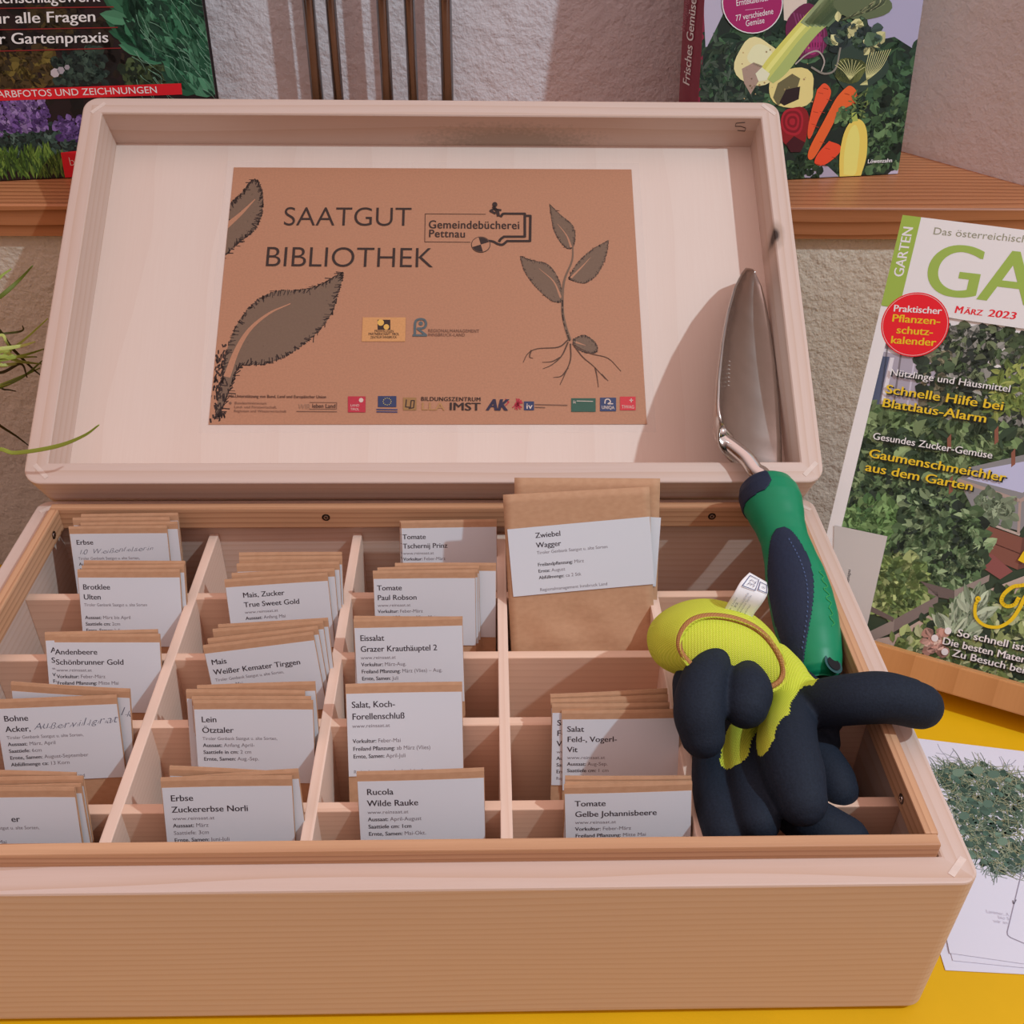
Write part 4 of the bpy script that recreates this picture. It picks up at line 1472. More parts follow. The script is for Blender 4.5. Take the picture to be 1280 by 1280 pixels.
p.foliage([p.P(*q) for q in ((1062, 118), (1082, 112), (1084, 140), (1070, 146))], 40, (0.003, 0.008), leafcol((96, 108, 62), (60, 78, 50)), 0.12)
p.lay()
MAG = obs(140, 30, 84)
WH = obs(226, 214, 222)
p.disc((940, 3), 38, WH, px=True, r2=39)
p.lay(0.00002)
p.disc((940, 3), 36.8, MAG, px=True, r2=37.8)
p.lay()
p.text_px('Erntekalender', (919.5, 7.5), (961, 0.5), 8, WH, 0.006)
p.stroke([(931, 12.5), (953, 10)], 0.0003, obs(200, 150, 180), px=True)
p.text_px('77 verschiedene', (919, 26.5), (966, 17.2), 7.5, WH, 0.006)
p.text_px('Gemüse', (931.5, 33), (955, 28.6), 7.5, WH, 0.006)
p.text_px('Löwenzahn', (1083.5, 204), (1114, 202.5), 5, WH, 0.025)
bk, sp_ = book('vegetable_book', 'hardback with harvested vegetables on its cover, standing at the right of the sill', obs(112, 32, 52), FB, BKW, BKH, 0.045, p, 'gardening books on the sill', obs(30, 38, 34))
# lettering on the spine, read from below
sf = Frame(FB.O - FB.A * 0.0022 - FB.N * 0.045, FB.N, FB.B)
sp = Print((0.0, 0.0, 0.045, BKH), sf)


def up_text(pr_, body, p0, p1, cap_px, col, bold=0.0):
    a, b = np.array(pr_.P(*p0)), np.array(pr_.P(*p1))
    d = b - a
    c = np.array(pr_.P(p0[0] - cap_px, p0[1]))
    ang = math.atan2(d[1], d[0])
    q = np.array([-math.sin(ang), math.cos(ang)])
    pr_.text(body, a[0], a[1], abs(np.dot(c - a, q)), col, bold, width=np.hypot(*d), ang=ang)


up_text(sp, 'Frisches Gemüse im Winter', (861.5, 108), (877, -78), 8.5, obs(226, 196, 200), 0.007)
up_text(sp, 'Wolfgang', (856.3, 42), (860.5, 0), 5.5, obs(150, 90, 104), -0.01)
if sp.f:
    o = make_obj('spine_lettering', sp.v, sp.f, M_gloss, sp_, cols=sp.c)
    o.matrix_basis = FB.matrix().inverted() @ sf.matrix()

# left-hand book: garden advice
FL0 = frame_yaw((-0.3404, 0.543, SILL_Z + 0.0008), 0.17, 0.10)
r0 = FL0.px(270, 124)[0]
LW, LH = 0.235, 0.275
FL = Frame(FL0.O + FL0.A * (r0 - LW), FL0.A, FL0.B)
p = Print((0, 0, LW, LH), FL)
p.foliage([p.P(*q) for q in ((-60, -60), (150, -60), (165, 60), (175, 125), (-60, 140))], 260, (0.004, 0.014), leafcol((30, 24, 22), (44, 34, 26), (24, 22, 22)), 0.5)
p.foliage([p.P(*q) for q in ((-60, 70), (20, 62), (62, 66), (70, 92), (60, 112), (-60, 110))], 260, (0.004, 0.010), leafcol((92, 72, 34), (74, 58, 34), (56, 46, 30), (108, 92, 44)), 0.45)
p.foliage([p.P(*q) for q in ((40, 10), (90, 8), (92, 30), (60, 40))], 60, (0.004, 0.010), leafcol((64, 52, 28), (46, 38, 26)), 0.45)
p.foliage([p.P(*q) for q in ((70, 70), (128, 62), (130, 100), (76, 104))], 160, (0.003, 0.008), leafcol((40, 58, 52), (32, 44, 42), (58, 76, 66)), 0.45)
p.foliage([p.P(*q) for q in ((150, 75), (200, 62), (215, 104), (160, 108))], 150, (0.004, 0.008), leafcol((52, 66, 42), (34, 46, 34), (70, 84, 52)), 0.5)
p.lay()
p.foliage([p.P(*q) for q in ((140, -40), (262, -40), (268, 60), (272, 122), (236, 122), (222, 90), (178, 74), (160, 40))], 330, (0.010, 0.026), leafcol((36, 84, 60), (52, 104, 76), (28, 62, 48), (74, 126, 96)), 0.22, spread=0.8, dirn=2.1)
for k in range(60):
    x, y = random.uniform(165, 262), random.uniform(-5, 115)
    p.stroke(polyline([(x, y), (x + random.uniform(4, 12), y + random.uniform(3, 14)), (x + random.uniform(10, 26), y + random.uniform(10, 34))], 3), 0.0005, obs(120, 160, 136), px=True, taper=(1, 0.2))
p.disc((69, 91), 6, obs(196, 182, 190), 7, px=True)
p.disc((76, 88), 5, obs(170, 160, 170), 6, px=True)
p.disc((84, 84), 3.5, obs(160, 150, 160), 6, px=True)
p.lay()
p.foliage([p.P(*q) for q in ((-60, 160), (40, 155), (100, 165), (110, 186), (-60, 205))], 420, (0.003, 0.008), leafcol((58, 80, 72), (44, 62, 56), (80, 100, 92), (34, 46, 44)), 0.5)
p.foliage([p.P(*q) for q in ((-60, 128), (50, 122), (66, 140), (56, 160), (-60, 172))], 420, (0.002, 0.006), leafcol((104, 74, 138), (128, 98, 160), (78, 52, 108), (150, 124, 178)), 0.6)
p.foliage([p.P(*q) for q in ((72, 152), (110, 145), (118, 172), (76, 176))], 110, (0.002, 0.006), leafcol((104, 74, 138), (128, 98, 160), (78, 52, 108)), 0.6)
p.foliage([p.P(*q) for q in ((-60, 200), (60, 196), (84, 206), (84, 224), (-60, 230))], 500, (0.006, 0.014), leafcol((86, 116, 44), (66, 94, 36), (110, 136, 58), (50, 74, 36)), 0.08, spread=0.5, dirn=1.5)
p.lay()
p.c = [tuple(v * 0.70 for v in c) for c in p.c]      # a dark, moody cover photograph
CW = obs(206, 196, 198)
DR = obs(120, 34, 34)
for y0, y1, x1 in ((10, 8.5, 142), (37, 34.2, 147), (64, 60, 151)):
    p.stroke([(-60, y0 + 1.2), (x1, y1)], 0.0007, DR, px=True)
p.text_px('Nachschlagewerk', (-22, 4.5), (126, 1.8), 14, CW, 0.012, shear=0.12)
p.text_px('für alle Fragen', (-14.5, 29.8), (120, 26.8), 14, CW, 0.018, shear=0.12)
p.text_px('der Gartenpraxis', (-25, 55.4), (136, 52.8), 14, CW, 0.018, shear=0.12)
RD = obs(190, 24, 34)
p.poly([(-60, 114), (226.4, 104), (228, 118), (-60, 128)], RD, px=True)
p.poly([(76, 190.5), (110, 187), (116, 222), (81.5, 222)], RD, px=True)
p.lay()
p.text_px('FARBFOTOS UND ZEICHNUNGEN', (-9, 122), (196.5, 116), 8.6, obs(226, 200, 196), 0.002)
p.text_px('b', (87, 207), (94, 206.6), 11, obs(214, 190, 180), -0.02)
book('garden_advice_book', 'dark garden book with red banner and white title, standing at the left of the sill', (0.022, 0.012, 0.013), FL, LW, LH, 0.032, p, 'gardening books on the sill')

# ------------------------------------------------------------------ magazine on its stand
MGF = frame_yaw((0.2570, 0.2605, 0.0150), -0.4647, 0.4467, -0.0325)
MW, MH = 0.21, 0.28
p = Print((0, 0, MW, MH), MGF)
FB_ = lambda *q: [p.P(*k) for k in q]
WHT_M = obs(214, 208, 222)
p.poly([(1098, 440), (1400, 480), (1400, 1000), (1000, 900), (1051, 640)], obs(44, 58, 44), px=True)
p.lay()
# house wall behind the ivy, window
p.poly([(1094, 425), (1186, 432), (1180, 520), (1082, 500)], obs(150, 142, 156), px=True)
p.lay(0.00002)
for k in range(5):
    p.stroke([(1110 + k * 18, 428 + k * 2), (1098 + k * 17, 520)], 0.0012, random.choice(leafcol((108, 100, 108), (176, 168, 184))), px=True)
p.poly([(1098, 445), (1112, 446), (1098, 508), (1085, 506)], obs(72, 80, 104), px=True)
p.poly([(1113, 447), (1118, 447), (1105, 508), (1100, 508)], obs(196, 190, 204), px=True)
p.stroke([(1096, 436), (1128, 442)], 0.002, obs(196, 190, 204), px=True)
p.lay()
p.foliage(FB_((1170, 404), (1290, 420), (1290, 580), (1190, 545), (1176, 470)), 700, (0.004, 0.010), leafcol((46, 58, 44), (64, 80, 54), (36, 44, 40), (90, 100, 74), (126, 124, 120)), 0.45)
p.foliage(FB_((1145, 440), (1180, 436), (1190, 520), (1160, 510)), 90, (0.004, 0.009), leafcol((42, 54, 44), (60, 76, 54), (118, 112, 92)), 0.5)
p.foliage(FB_((1250, 460), (1300, 450), (1300, 520), (1240, 510)), 120, (0.005, 0.011), leafcol((104, 118, 58), (84, 100, 52), (132, 140, 76)), 0.2)
p.foliage(FB_((1076, 510), (1190, 528), (1290, 560), (1290, 620), (1180, 610), (1058, 610)), 800, (0.005, 0.014), leafcol((92, 112, 74), (66, 88, 56), (116, 134, 94), (44, 60, 44), (52, 66, 48)), 0.38)
p.foliage(FB_((1062, 590), (1160, 596), (1230, 620), (1200, 660), (1060, 660)), 500, (0.004, 0.011), leafcol((74, 94, 64), (52, 70, 50), (100, 116, 82), (36, 48, 40)), 0.4)
p.foliage(FB_((1045, 640), (1110, 625), (1140, 640), (1110, 700), (1040, 690)), 330, (0.004, 0.009), leafcol((82, 112, 66), (60, 88, 54), (104, 132, 84)), 0.45)
p.lay()
BR1, BR2 = obs(112, 70, 60), obs(132, 88, 74)
p.poly(FB_((1220, 652), (1278, 672), (1272, 712), (1219, 690)), BR1)
p.poly(FB_((1278, 672), (1300, 664), (1300, 704), (1272, 712)), obs(92, 58, 52))
p.stroke([(1221, 671), (1275, 692)], 0.0006, obs(78, 46, 42), px=True)
p.poly([(1198, 600), (1212, 584), (1290, 566), (1300, 630), (1275, 664), (1222, 648)], obs(120, 118, 122), px=True)
p.lay(0.00002)
p.poly([(1208, 598), (1230, 586), (1295, 574), (1300, 600), (1278, 616)], obs(166, 166, 196), px=True)
p.stroke([(1198, 600), (1275, 626), (1300, 612)], 0.0022, obs(150, 130, 124), px=True)
p.stroke([(1275, 626), (1273, 666)], 0.0016, obs(150, 130, 124), px=True)
p.stroke([(1222, 649), (1274, 668)], 0.0016, obs(160, 146, 140), px=True)
p.foliage(FB_((1220, 614), (1262, 630), (1264, 652), (1224, 640)), 60, (0.004, 0.009), leafcol((120, 132, 110), (90, 104, 84)), 0.4)
for x, y in ((1184, 548), (1243, 538), (1264, 566), (1186, 600)):
    p.poly([(x, y), (x + 5, y - 6), (x + 5, y + 14), (x, y + 18)], obs(122, 76, 62), px=True)
p.lay()
p.poly([(1085, 800), (1116, 795), (1176, 760), (1300, 712), (1300, 735), (1180, 788), (1105, 822)], obs(164, 146, 138), px=True)
p.poly([(1214, 700), (1240, 692), (1266, 714), (1250, 724)], obs(120, 70, 68), px=True)
p.lay(0.00002)
p.foliage(FB_((1140, 610), (1210, 640), (1234, 690), (1215, 720), (1190, 736), (1150, 720), (1120, 690), (1130, 640)), 760, (0.004, 0.011), leafcol((70, 92, 62), (96, 118, 84), (50, 68, 50), (34, 46, 40), (124, 142, 108)), 0.42)
p.foliage(FB_((1100, 705), (1140, 700), (1162, 742), (1120, 768), (1092, 752)), 360, (0.005, 0.012), leafcol((120, 138, 82), (92, 112, 66), (146, 158, 106), (70, 88, 56)), 0.48)
p.lay()
WD = leafcol((128, 116, 112), (110, 98, 96), (92, 80, 78))
p.poly([(1085, 790), (1118, 774), (1117, 790), (1088, 802)], WD[0], px=True)
p.poly([(1118, 774), (1173, 744), (1172, 758), (1117, 790)], WD[1], px=True)
p.poly([(1090, 758), (1118, 772), (1116, 777), (1088, 764)], WD[2], px=True)
p.poly([(1192, 738), (1237, 718), (1236, 726), (1193, 749)], WD[0], px=True)
p.poly([(1150, 726), (1193, 738), (1193, 750), (1172, 746)], WD[2], px=True)
p.poly([(1160, 734), (1173, 741), (1172, 746), (1160, 741)], WD[1], px=True)
p.lay()
p.foliage(FB_((1112, 800), (1178, 766), (1240, 744), (1300, 740), (1300, 880), (1160, 845)), 700, (0.005, 0.014), leafcol((104, 120, 72), (76, 94, 58), (60, 76, 52), (134, 146, 96), (150, 156, 120), (40, 54, 42)), 0.3)
p.foliage(FB_((1176, 790), (1210, 756), (1230, 760), (1215, 800)), 70, (0.008, 0.018), leafcol((150, 160, 140), (120, 134, 112)), 0.18, spread=0.9)
p.foliage(FB_((1158, 794), (1176, 788), (1180, 818), (1160, 814)), 40, (0.003, 0.007), leafcol((190, 150, 140), (160, 120, 110)), 0.5)
p.lay(0.0001)
# white margins, header, green corner band
p.box(0, 0, 0.0083, 0.2225, WHT_M)
hd = [p.P(1204, 400), p.P(1280, 411)]
hs = (hd[1][1] - hd[0][1]) / (hd[1][0] - hd[0][0])
hy = lambda x: hd[0][1] + hs * (x - hd[0][0])
p.poly([(0.0083, max(hy(0.0083), 0.2225)), (0.05, hy(0.05)), (MW, hy(MW)), (MW, MH), (0.0083, MH)], WHT_M)
p.lay()
p.box(0, 0.2228, 0.0113, MH, obs(136, 158, 66))
p.lay()
GR = obs(136, 158, 72)
p.text_px('GA', (1150, 365.5), (1291, 383), 65, GR, 0.016, spacing=0.95)
p.text_px('Das österreichische', (1165.5, 293), (1291, 304.5), 9, obs(132, 130, 112), 0.006)
up_text(p, 'GARTEN', (1128.5, 347), (1141.5, 285), 12.5, obs(222, 220, 214), 0.02)
p.text_px('M', (1192.5, 391), (1203, 392), 9, obs(200, 30, 44), 0.035, shear=0.1)
p.text_px('ÄRZ', (1204.5, 392.3), (1228, 394.6), 7, obs(200, 30, 44), 0.035, shear=0.1)
p.text_px('2023', (1234, 395.3), (1269, 399.3), 9, obs(200, 30, 44), 0.035, shear=0.1)
RC = obs(206, 22, 36)
cc = np.array(p.P(1143.5, 406))
rx_ = abs(p.P(1186.5, 406)[0] - p.P(1100.5, 406)[0]) / 2 * 1.0
p.disc(cc, rx_, RC, 48)
p.lay()
p.stroke([tuple(cc + 0.955 * rx_ * np.array([math.cos(a), math.sin(a)])) for a in np.linspace(0, 2 * math.pi, 60)], 0.0003, obs(230, 170, 170))
OR, LW_ = obs(240, 166, 26), obs(232, 226, 230)
p.text_px('Praktischer', (1116.3, 389.3), (1176.5, 392.8), 8.5, LW_, 0.025)
p.text_px('Pflanzen-', (1114.3, 402), (1174.5, 406), 9.5, OR, 0.025)
p.text_px('schutz-', (1120, 416.6), (1165.5, 419.5), 9.5, OR, 0.025)
p.text_px('kalender', (1112.8, 429), (1169.5, 432.6), 9.5, OR, 0.025)
DK = obs(22, 26, 24)


def head(s, a, b, cap, col, bold):
    p.text_px(s, a, b, cap, DK, bold + 0.01, dx=0.0009, dy=-0.0008)
    p.lay()
    p.text_px(s, a, b, cap, col, bold)


OY = obs(236, 168, 36)
head('Nützlinge und Hausmittel', (1111.5, 468.5), (1261.5, 490), 8.5, obs(226, 220, 224), 0.012)
head('Schnelle Hilfe bei', (1106, 491), (1252.5, 512.8), 11, OY, 0.025)
head('Blattlaus-Alarm', (1101.5, 508), (1231.5, 528.2), 11, OY, 0.025)
head('Gesundes Zucker-Gemüse', (1090.3, 548.5), (1239.5, 573), 8.5, obs(220, 216, 214), 0.012)
head('Gaumenschmeichler', (1085, 571), (1256, 602), 11, OY, 0.025)
head('aus dem Garten', (1081, 588), (1214.5, 613), 11, OY, 0.025)
for s, a, b, d in (('So schnell ist', (1195.5, 794), (1279.5, 813), (1185, 788)), ('Die besten Mater', (1177, 804), (1281, 828), (1168.5, 797)), ('Zu Besuch bei', (1189.5, 819), (1279, 841), (1181, 814))):
    head(s, a, b, 9, obs(220, 214, 206), 0.022)
    p.disc(d, 4.4, obs(220, 210, 200), 16, px=True)
SW = obs(236, 168, 24)
p.stroke(polyline([(1222.5, 749), (1219, 757), (1220, 771), (1231, 781), (1248, 783), (1263, 775), (1274, 760), (1281, 746), (1290, 735)], 6), 0.0024, SW, px=True, taper=(0.8, 1.0))
p.stroke(polyline([(1290, 728), (1278, 731), (1266, 733), (1255, 742), (1252, 751), (1258, 757), (1268, 755), (1273, 747)], 6), 0.0024, SW, px=True)
p.disc((1222.5, 748), 3.5, SW, px=True)
p.stroke(polyline([(1277, 700), (1284, 690), (1292, 688)], 4), 0.004, SW, px=True)
# pale stuck-on slip
p.lay()
p.poly(FB_((1043, 656), (1109.5, 670), (1080, 800), (1040, 790)), obs(172, 166, 166))
p.lay()
up_text(p, 'nenspu', (1061, 730), (1063.5, 712), 4, obs(40, 36, 40), 0.02)
mg = tag(p.build('garden_magazine', M_gloss, None, WHT_M, 0.0028), 'garden magazine with green GA title, leaning on the wooden stand', 'magazine')
mg.matrix_world = MGF.matrix()

SF = frame_yaw((0.2570, 0.2605, 0.0118), -0.4500, 0.4467, -0.0)
st_ = tag(empty('book_stand'), 'light wooden display stand holding the garden magazine', 'stand')
st_.matrix_world = SF.matrix()
for nm, lo, hi in (('back_panel', (0.008, -0.006, -0.014), (0.225, 0.20, -0.0050)), ('ledge', (0.008, -0.0065, -0.005), (0.225, 0.0015, 0.014)), ('front_lip', (0.012, -0.0065, 0.0140), (0.222, 0.0125, 0.0215))):
    mb = MB()
    mb.box(lo, hi, 0.001)
    mb.build(nm, [M_bamboo], st_)
# prop leg behind
mb = MB()
iv = SF.matrix().inverted()
for x in (0.06, 0.17):
    top = SF.O + SF.A * x + SF.B * 0.16 - SF.N * 0.014
    foot = top - SF.N * 0.075
    foot.z = 0.006
    a, b_ = iv @ top, iv @ foot
    mb.tube([a, b_], 0.005, 10)
mb.build('prop_leg', [M_bamboo], st_)

# ------------------------------------------------------------------ leaflets beside the box
FW_ = tuple(v * 0.86 for v in obs(190, 185, 204))


def flyer(name, label, x, y, yaw, z, art=None):
    fr = Frame((x, y, z), (math.cos(yaw), math.sin(yaw), 0), (-math.sin(yaw), math.cos(yaw), 0))
    q = Print((0, 0, 0.21, 0.148), fr)
    if art:
        art(q)
    o = tag(q.build(name, M_label, None, FW_, 0.0003), label, 'leaflet', 'white leaflets beside the box')
    o.matrix_world = fr.matrix()


def sprout_art(q):
    def leafcol(*cs):
        return [tuple(v * k for v, k in zip(obs(*c), (0.70, 0.58, 0.60))) for c in cs]
    GS = leafcol((74, 104, 84), (98, 126, 104), (58, 86, 70), (124, 146, 122))
    TH = obs(150, 140, 160)
    for path in ([(1186, 960), (1184, 948), (1176, 938), (1172, 930)], [(1184, 948), (1192, 946), (1200, 948)], [(1180, 943), (1170, 941)], [(1254, 965), (1253, 955), (1249, 946)],
                 [(1253, 957), (1264, 955), (1270, 950)], [(1264, 955), (1268, 962)], [(1187, 946), (1192, 938)], [(1246, 972), (1262, 966), (1278, 975)], [(1186, 950), (1210, 952), (1220, 958)]):
        q.stroke(polyline(path, 5), 0.0004, obs(120, 118, 132), px=True)
    area = [q.P(*k) for k in ((1168, 965), (1185, 958), (1212, 962), (1238, 958), (1262, 968), (1300, 985), (1320, 1000), (1320, 1075), (1280, 1085), (1246, 1088), (1222, 1074), (1206, 1045), (1190, 1010))]
    q.foliage(area, 420, (0.003, 0.006), leafcol((52, 74, 62), (64, 88, 72), (40, 60, 52)), 0.5)
    q.lay()
    for k in range(1100):
        a = random.choice(area)
        b = random.choice(area)
        c = random.choice(area)
        w1, w2 = random.random(), random.random()
        x = a[0] * w1 + (1 - w1) * (b[0] * w2 + c[0] * (1 - w2))
        y = a[1] * w1 + (1 - w1) * (b[1] * w2 + c[1] * (1 - w2))
        an = random.uniform(0, 6.28)
        L = random.uniform(0.006, 0.016)
        bend_ = random.uniform(-1.2, 1.2)
        pts = []
        for t in range(6):
            pts.append((x, y))
            x += math.cos(an) * L / 5
            y += math.sin(an) * L / 5
            an += bend_ / 5
        q.stroke(pts, random.uniform(0.0003, 0.0007), random.choice(GS + leafcol((148, 160, 130), (132, 140, 104))), taper=(1, 0.5))
        if k % 150 == 0:
            q.lay(0.00001)
    q.foliage(area, 110, (0.003, 0.0055), leafcol((72, 104, 90), (92, 124, 106), (60, 92, 78)), 0.55)
    for x, y in ((1222, 963), (1242, 968), (1253, 1052), (1205, 1020), (1198, 966), (1235, 1005)):
        q.disc((x, y), random.uniform(6, 8), random.choice(leafcol((84, 116, 100), (104, 136, 116))), 14, px=True, r2=5)
    for k in range(26):
        x, y = random.uniform(1215, 1290), random.uniform(1078, 1086)
        q.stroke(polyline([(x, y), (x + random.uniform(-8, 8), y + random.uniform(4, 9)), (x + random.uniform(-10, 14), y + random.uniform(6, 15))], 3), 0.0003, obs(110, 120, 116), px=True)
    q.lay()
    q.stroke([(1278, 1085), (1276, 1095), (1259, 1165), (1259.5, 1169), (1263, 1172), (1300, 1188)], 0.0004, obs(120, 112, 128), px=True)
    q.stroke(polyline([(1266, 1126), (1267, 1130), (1270, 1125)], 3), 0.0005, obs(90, 84, 96), px=True)
    G_ = obs(168, 162, 176)
    q.text_px('Lammer, A', (1233, 1141), (1262, 1145.5), 4, G_)
    q.text_px('bio S', (1248, 1148.5), (1262, 1150.5), 4, G_)
    q.text_px('wir an', (1242, 1153), (1260, 1155.5), 4, G_)


flyer('leaflet', 'lowest white leaflet peeking out by the front right corner of the box', 0.2713, 0.0201, -0.069, 0.0006)
flyer('leaflet', 'middle white leaflet under the one with the pea shoots', 0.2768, 0.0250, -0.125, 0.0011)
flyer('leaflet', 'top white leaflet printed with a tangle of green pea shoots', 0.2765, 0.0288, -0.175, 0.0016, sprout_art)


# ------------------------------------------------------------------ trowel
tr = tag(empty('garden_trowel', (0.2125, 0.126, 0.088)), 'hand trowel with green and navy handle, blade resting in the lid', 'trowel')
tr_inv = Matrix.Translation((-0.2125, -0.126, -0.088))


def loc(P):
    return tr_inv @ Vector(P)


def lid_at(px, py, n):
    a, b = LID.px(px, py, n)
    return LID.O + LID.A * a + LID.B * b + LID.N * n


HB = at_depth(1022, 852, 0.553)
HT = lid_at(955, 601, 0.050)
ax = (HB - HT).normalized()
HL = (HB - HT).length
view = (Vector(CAM) - (HB + HT) / 2)
e2 = (view - ax * view.dot(ax)).normalized()      # towards the viewer
e1 = ax.cross(e2)                                 # to one side
if e1.dot(Vector(RT)) < 0:
    e1 = -e1
prof = [(0.0, 0.0085), (0.012, 0.0128), (0.035, 0.0160), (0.08, 0.0180), (0.13, 0.0182), (0.19, 0.0168), (0.26, 0.0148), (0.33, 0.0140), (0.42, 0.0150), (0.52, 0.0170),
        (0.62, 0.0181), (0.72, 0.0182), (0.82, 0.0172), (0.91, 0.0157), (0.965, 0.0140), (0.99, 0.0112), (1.0, 0.0075)]


def prad(t):
    for (t0, r0), (t1, r1) in zip(prof, prof[1:]):
        if t <= t1:
            f = (t - t0) / (t1 - t0)
            f = f * f * (3 - 2 * f) * 0.35 + f * 0.65
            return r0 + (r1 - r0) * f
    return prof[-1][1]


NT, NA = 240, 150
grid = []
for i in range(NT + 1):
    t_ = i / NT
    bow = e1 * (0.0030 * math.sin(math.pi * t_))
    c = HT + ax * HL * t_ + bow
    r = prad(t_)
    grid.append([c + (e1 * math.cos(2 * math.pi * k / NA) * r + e2 * math.sin(2 * math.pi * k / NA) * r * 0.92) for k in range(NA)])


def grip_zone(t_, a):
    """a: angle, 90 deg faces the viewer, 180 the left"""
    d = math.degrees(a) % 360
    if 0.33 < t_ < 0.99:
        u = (t_ - 0.33) / 0.66
        half = 47 * math.sin(math.pi * min(1, u ** 0.7 * 0.94 + 0.03)) ** 0.75
        cdir = 92 + 34 * u
        if abs(d - cdir) < half or abs(d - cdir - 180) < half * 0.9:
            return True
    if 78 < d < 262 and t_ < 0.135 - 0.05 * max(0.0, (100 - d) / 22) ** 2 + 0.00012 * (d - 78):
        return True
    return False


gm = {False: MB(), True: MB()}
for flag in (False, True):
    idx = {}
    V, Fc = [], []

    def vid(i, k, push):
        k %= NA
        if (i, k) not in idx:
            idx[(i, k)] = len(V)
            V.append(loc(grid[i][k] + push * ((grid[i][k] - (HT + ax * HL * i / NT)).normalized())))
        return idx[(i, k)]
    for i in range(NT):
        for k in range(NA):
            if grip_zone((i + 0.5) / NT, 2 * math.pi * (k + 0.5) / NA) == flag:
                q = 0.0006 if flag else 0.0
                Fc.append(tuple(vid(a, b, q) for a, b in ((i, k), (i, k + 1), (i + 1, k + 1), (i + 1, k))))
    if not flag:
        Fc.append(tuple(vid(0, k, 0) for k in range(NA)))
        Fc.append(tuple(vid(NT, NA - 1 - k, 0) for k in range(NA)))
    o = make_obj('soft_grip' if flag else 'handle', V, Fc, [M_navy if flag else M_green], tr, True)
    if flag:
        so = o.modifiers.new('rim', 'SOLIDIFY')
        so.thickness, so.offset = 0.0009, -1
# rows of dots along the grip
mb = MB()
for k in range(26):
    t_ = 0.40 + 0.5 * k / 25
    a = math.radians(92 + 34 * (t_ - 0.33) / 0.66 - 34 * math.sin(math.pi * (t_ - 0.33) / 0.66) ** 0.8)
    c = HT + ax * HL * t_ + e1 * (0.0030 * math.sin(math.pi * t_)) + (e1 * math.cos(a) + e2 * math.sin(a) * 0.92) * (prad(t_) + 0.0007)
    mb.tube([loc(c - ax * 0.0003), loc(c + ax * 0.0003)], 0.00045, 8)
mb.build('grip_dots', [plain('grip_dot', obs(60, 74, 108), 0.6)], tr, True)
# hanging hole at the butt end
mb = MB()
cdir = math.radians(40)
c = HT + ax * HL * 0.972
nn = (e1 * math.cos(cdir) + e2 * math.sin(cdir))
cc = c + nn * (prad(0.972) * 0.97)
b1, b2 = ax, ax.cross(nn).normalized()
for rr, off, mi in ((0.0062, 0.0006, 0), (0.0044, 0.0011, 1)):
    mb.add([loc(cc + nn * off + b1 * math.cos(2 * math.pi * i / 24) * rr * 0.9 + b2 * math.sin(2 * math.pi * i / 24) * rr) for i in range(24)], [tuple(range(24))], mi)
mb.build('hanging_hole', [plain('hole_rim', obs(40, 70, 72), 0.5), M_dark], tr)
# embossed lime lettering down the right flank
mb = MB()
R_ = random.Random(4)
for row in range(2):
    pts = []
    for k in range(44):
        t_ = 0.56 + 0.26 * k / 43
        a = math.radians(37 + 4.5 * math.sin(k * 0.9) + R_.uniform(-2, 2))
        pts.append(loc(HT + ax * HL * t_ + e1 * (0.0030 * math.sin(math.pi * t_)) + (e1 * math.cos(a) + e2 * math.sin(a) * 0.92) * (prad(t_) + 0.0004)))
    if row == 0:
        mb.tube(pts, 0.00022, 6)
mb.build('lettering', [plain('lime_print', obs(52, 140, 72), 0.5)], tr, True)

# cranked shank from handle to blade
sh = [HT + ax * 0.006, HT - ax * 0.004, lid_at(944, 588, 0.048), lid_at(932, 572, 0.047), lid_at(918, 560, 0.046), lid_at(907, 552, 0.045), lid_at(901, 545, 0.0440), lid_at(899, 536, 0.0425)]
sp_pts = spline([tuple(v) for v in sh], 6)
mb = MB()
mb.tube([loc(v) for v in sp_pts], [0.0056 - 0.0012 * k / len(sp_pts) for k in range(len(sp_pts))], 16)
mb.build('shank', [M_chrome], tr, True)
# blade: a scooped leaf standing on edge, its hollow side to the left
EL, ER = lid_at(911, 442, 0.0600), lid_at(968, 450, 0.0110)   # the two long edges, half way up
TIP = lid_at(942.5, 338, 0.0210)
mid = (EL + ER) / 2
d = (TIP - mid).normalized()
B0 = mid - (TIP - mid) * 0.98
BL = (TIP - B0).length
wv = ER - EL
HWID = wv.length / 2
wv = (wv - d * wv.dot(d)).normalized()
nv = d.cross(wv).normalized()
if nv.dot(Vector(CAM) - mid) < 0:
    nv = -nv                                       # hollow side, towards the viewer


def half_w(u):
    keys = [(k_, HWID * w_) for k_, w_ in ((0.0, 0.97), (0.03, 1.08), (0.08, 1.14), (0.2, 1.14), (0.4, 1.05), (0.5, 0.98), (0.6, 0.90), (0.78, 0.68), (0.9, 0.45), (0.96, 0.29), (1.0, 0.03))]
    for (a, x), (b, y) in zip(keys, keys[1:]):
        if u <= b:
            return x + (y - x) * (u - a) / (b - a)
    return 0.001


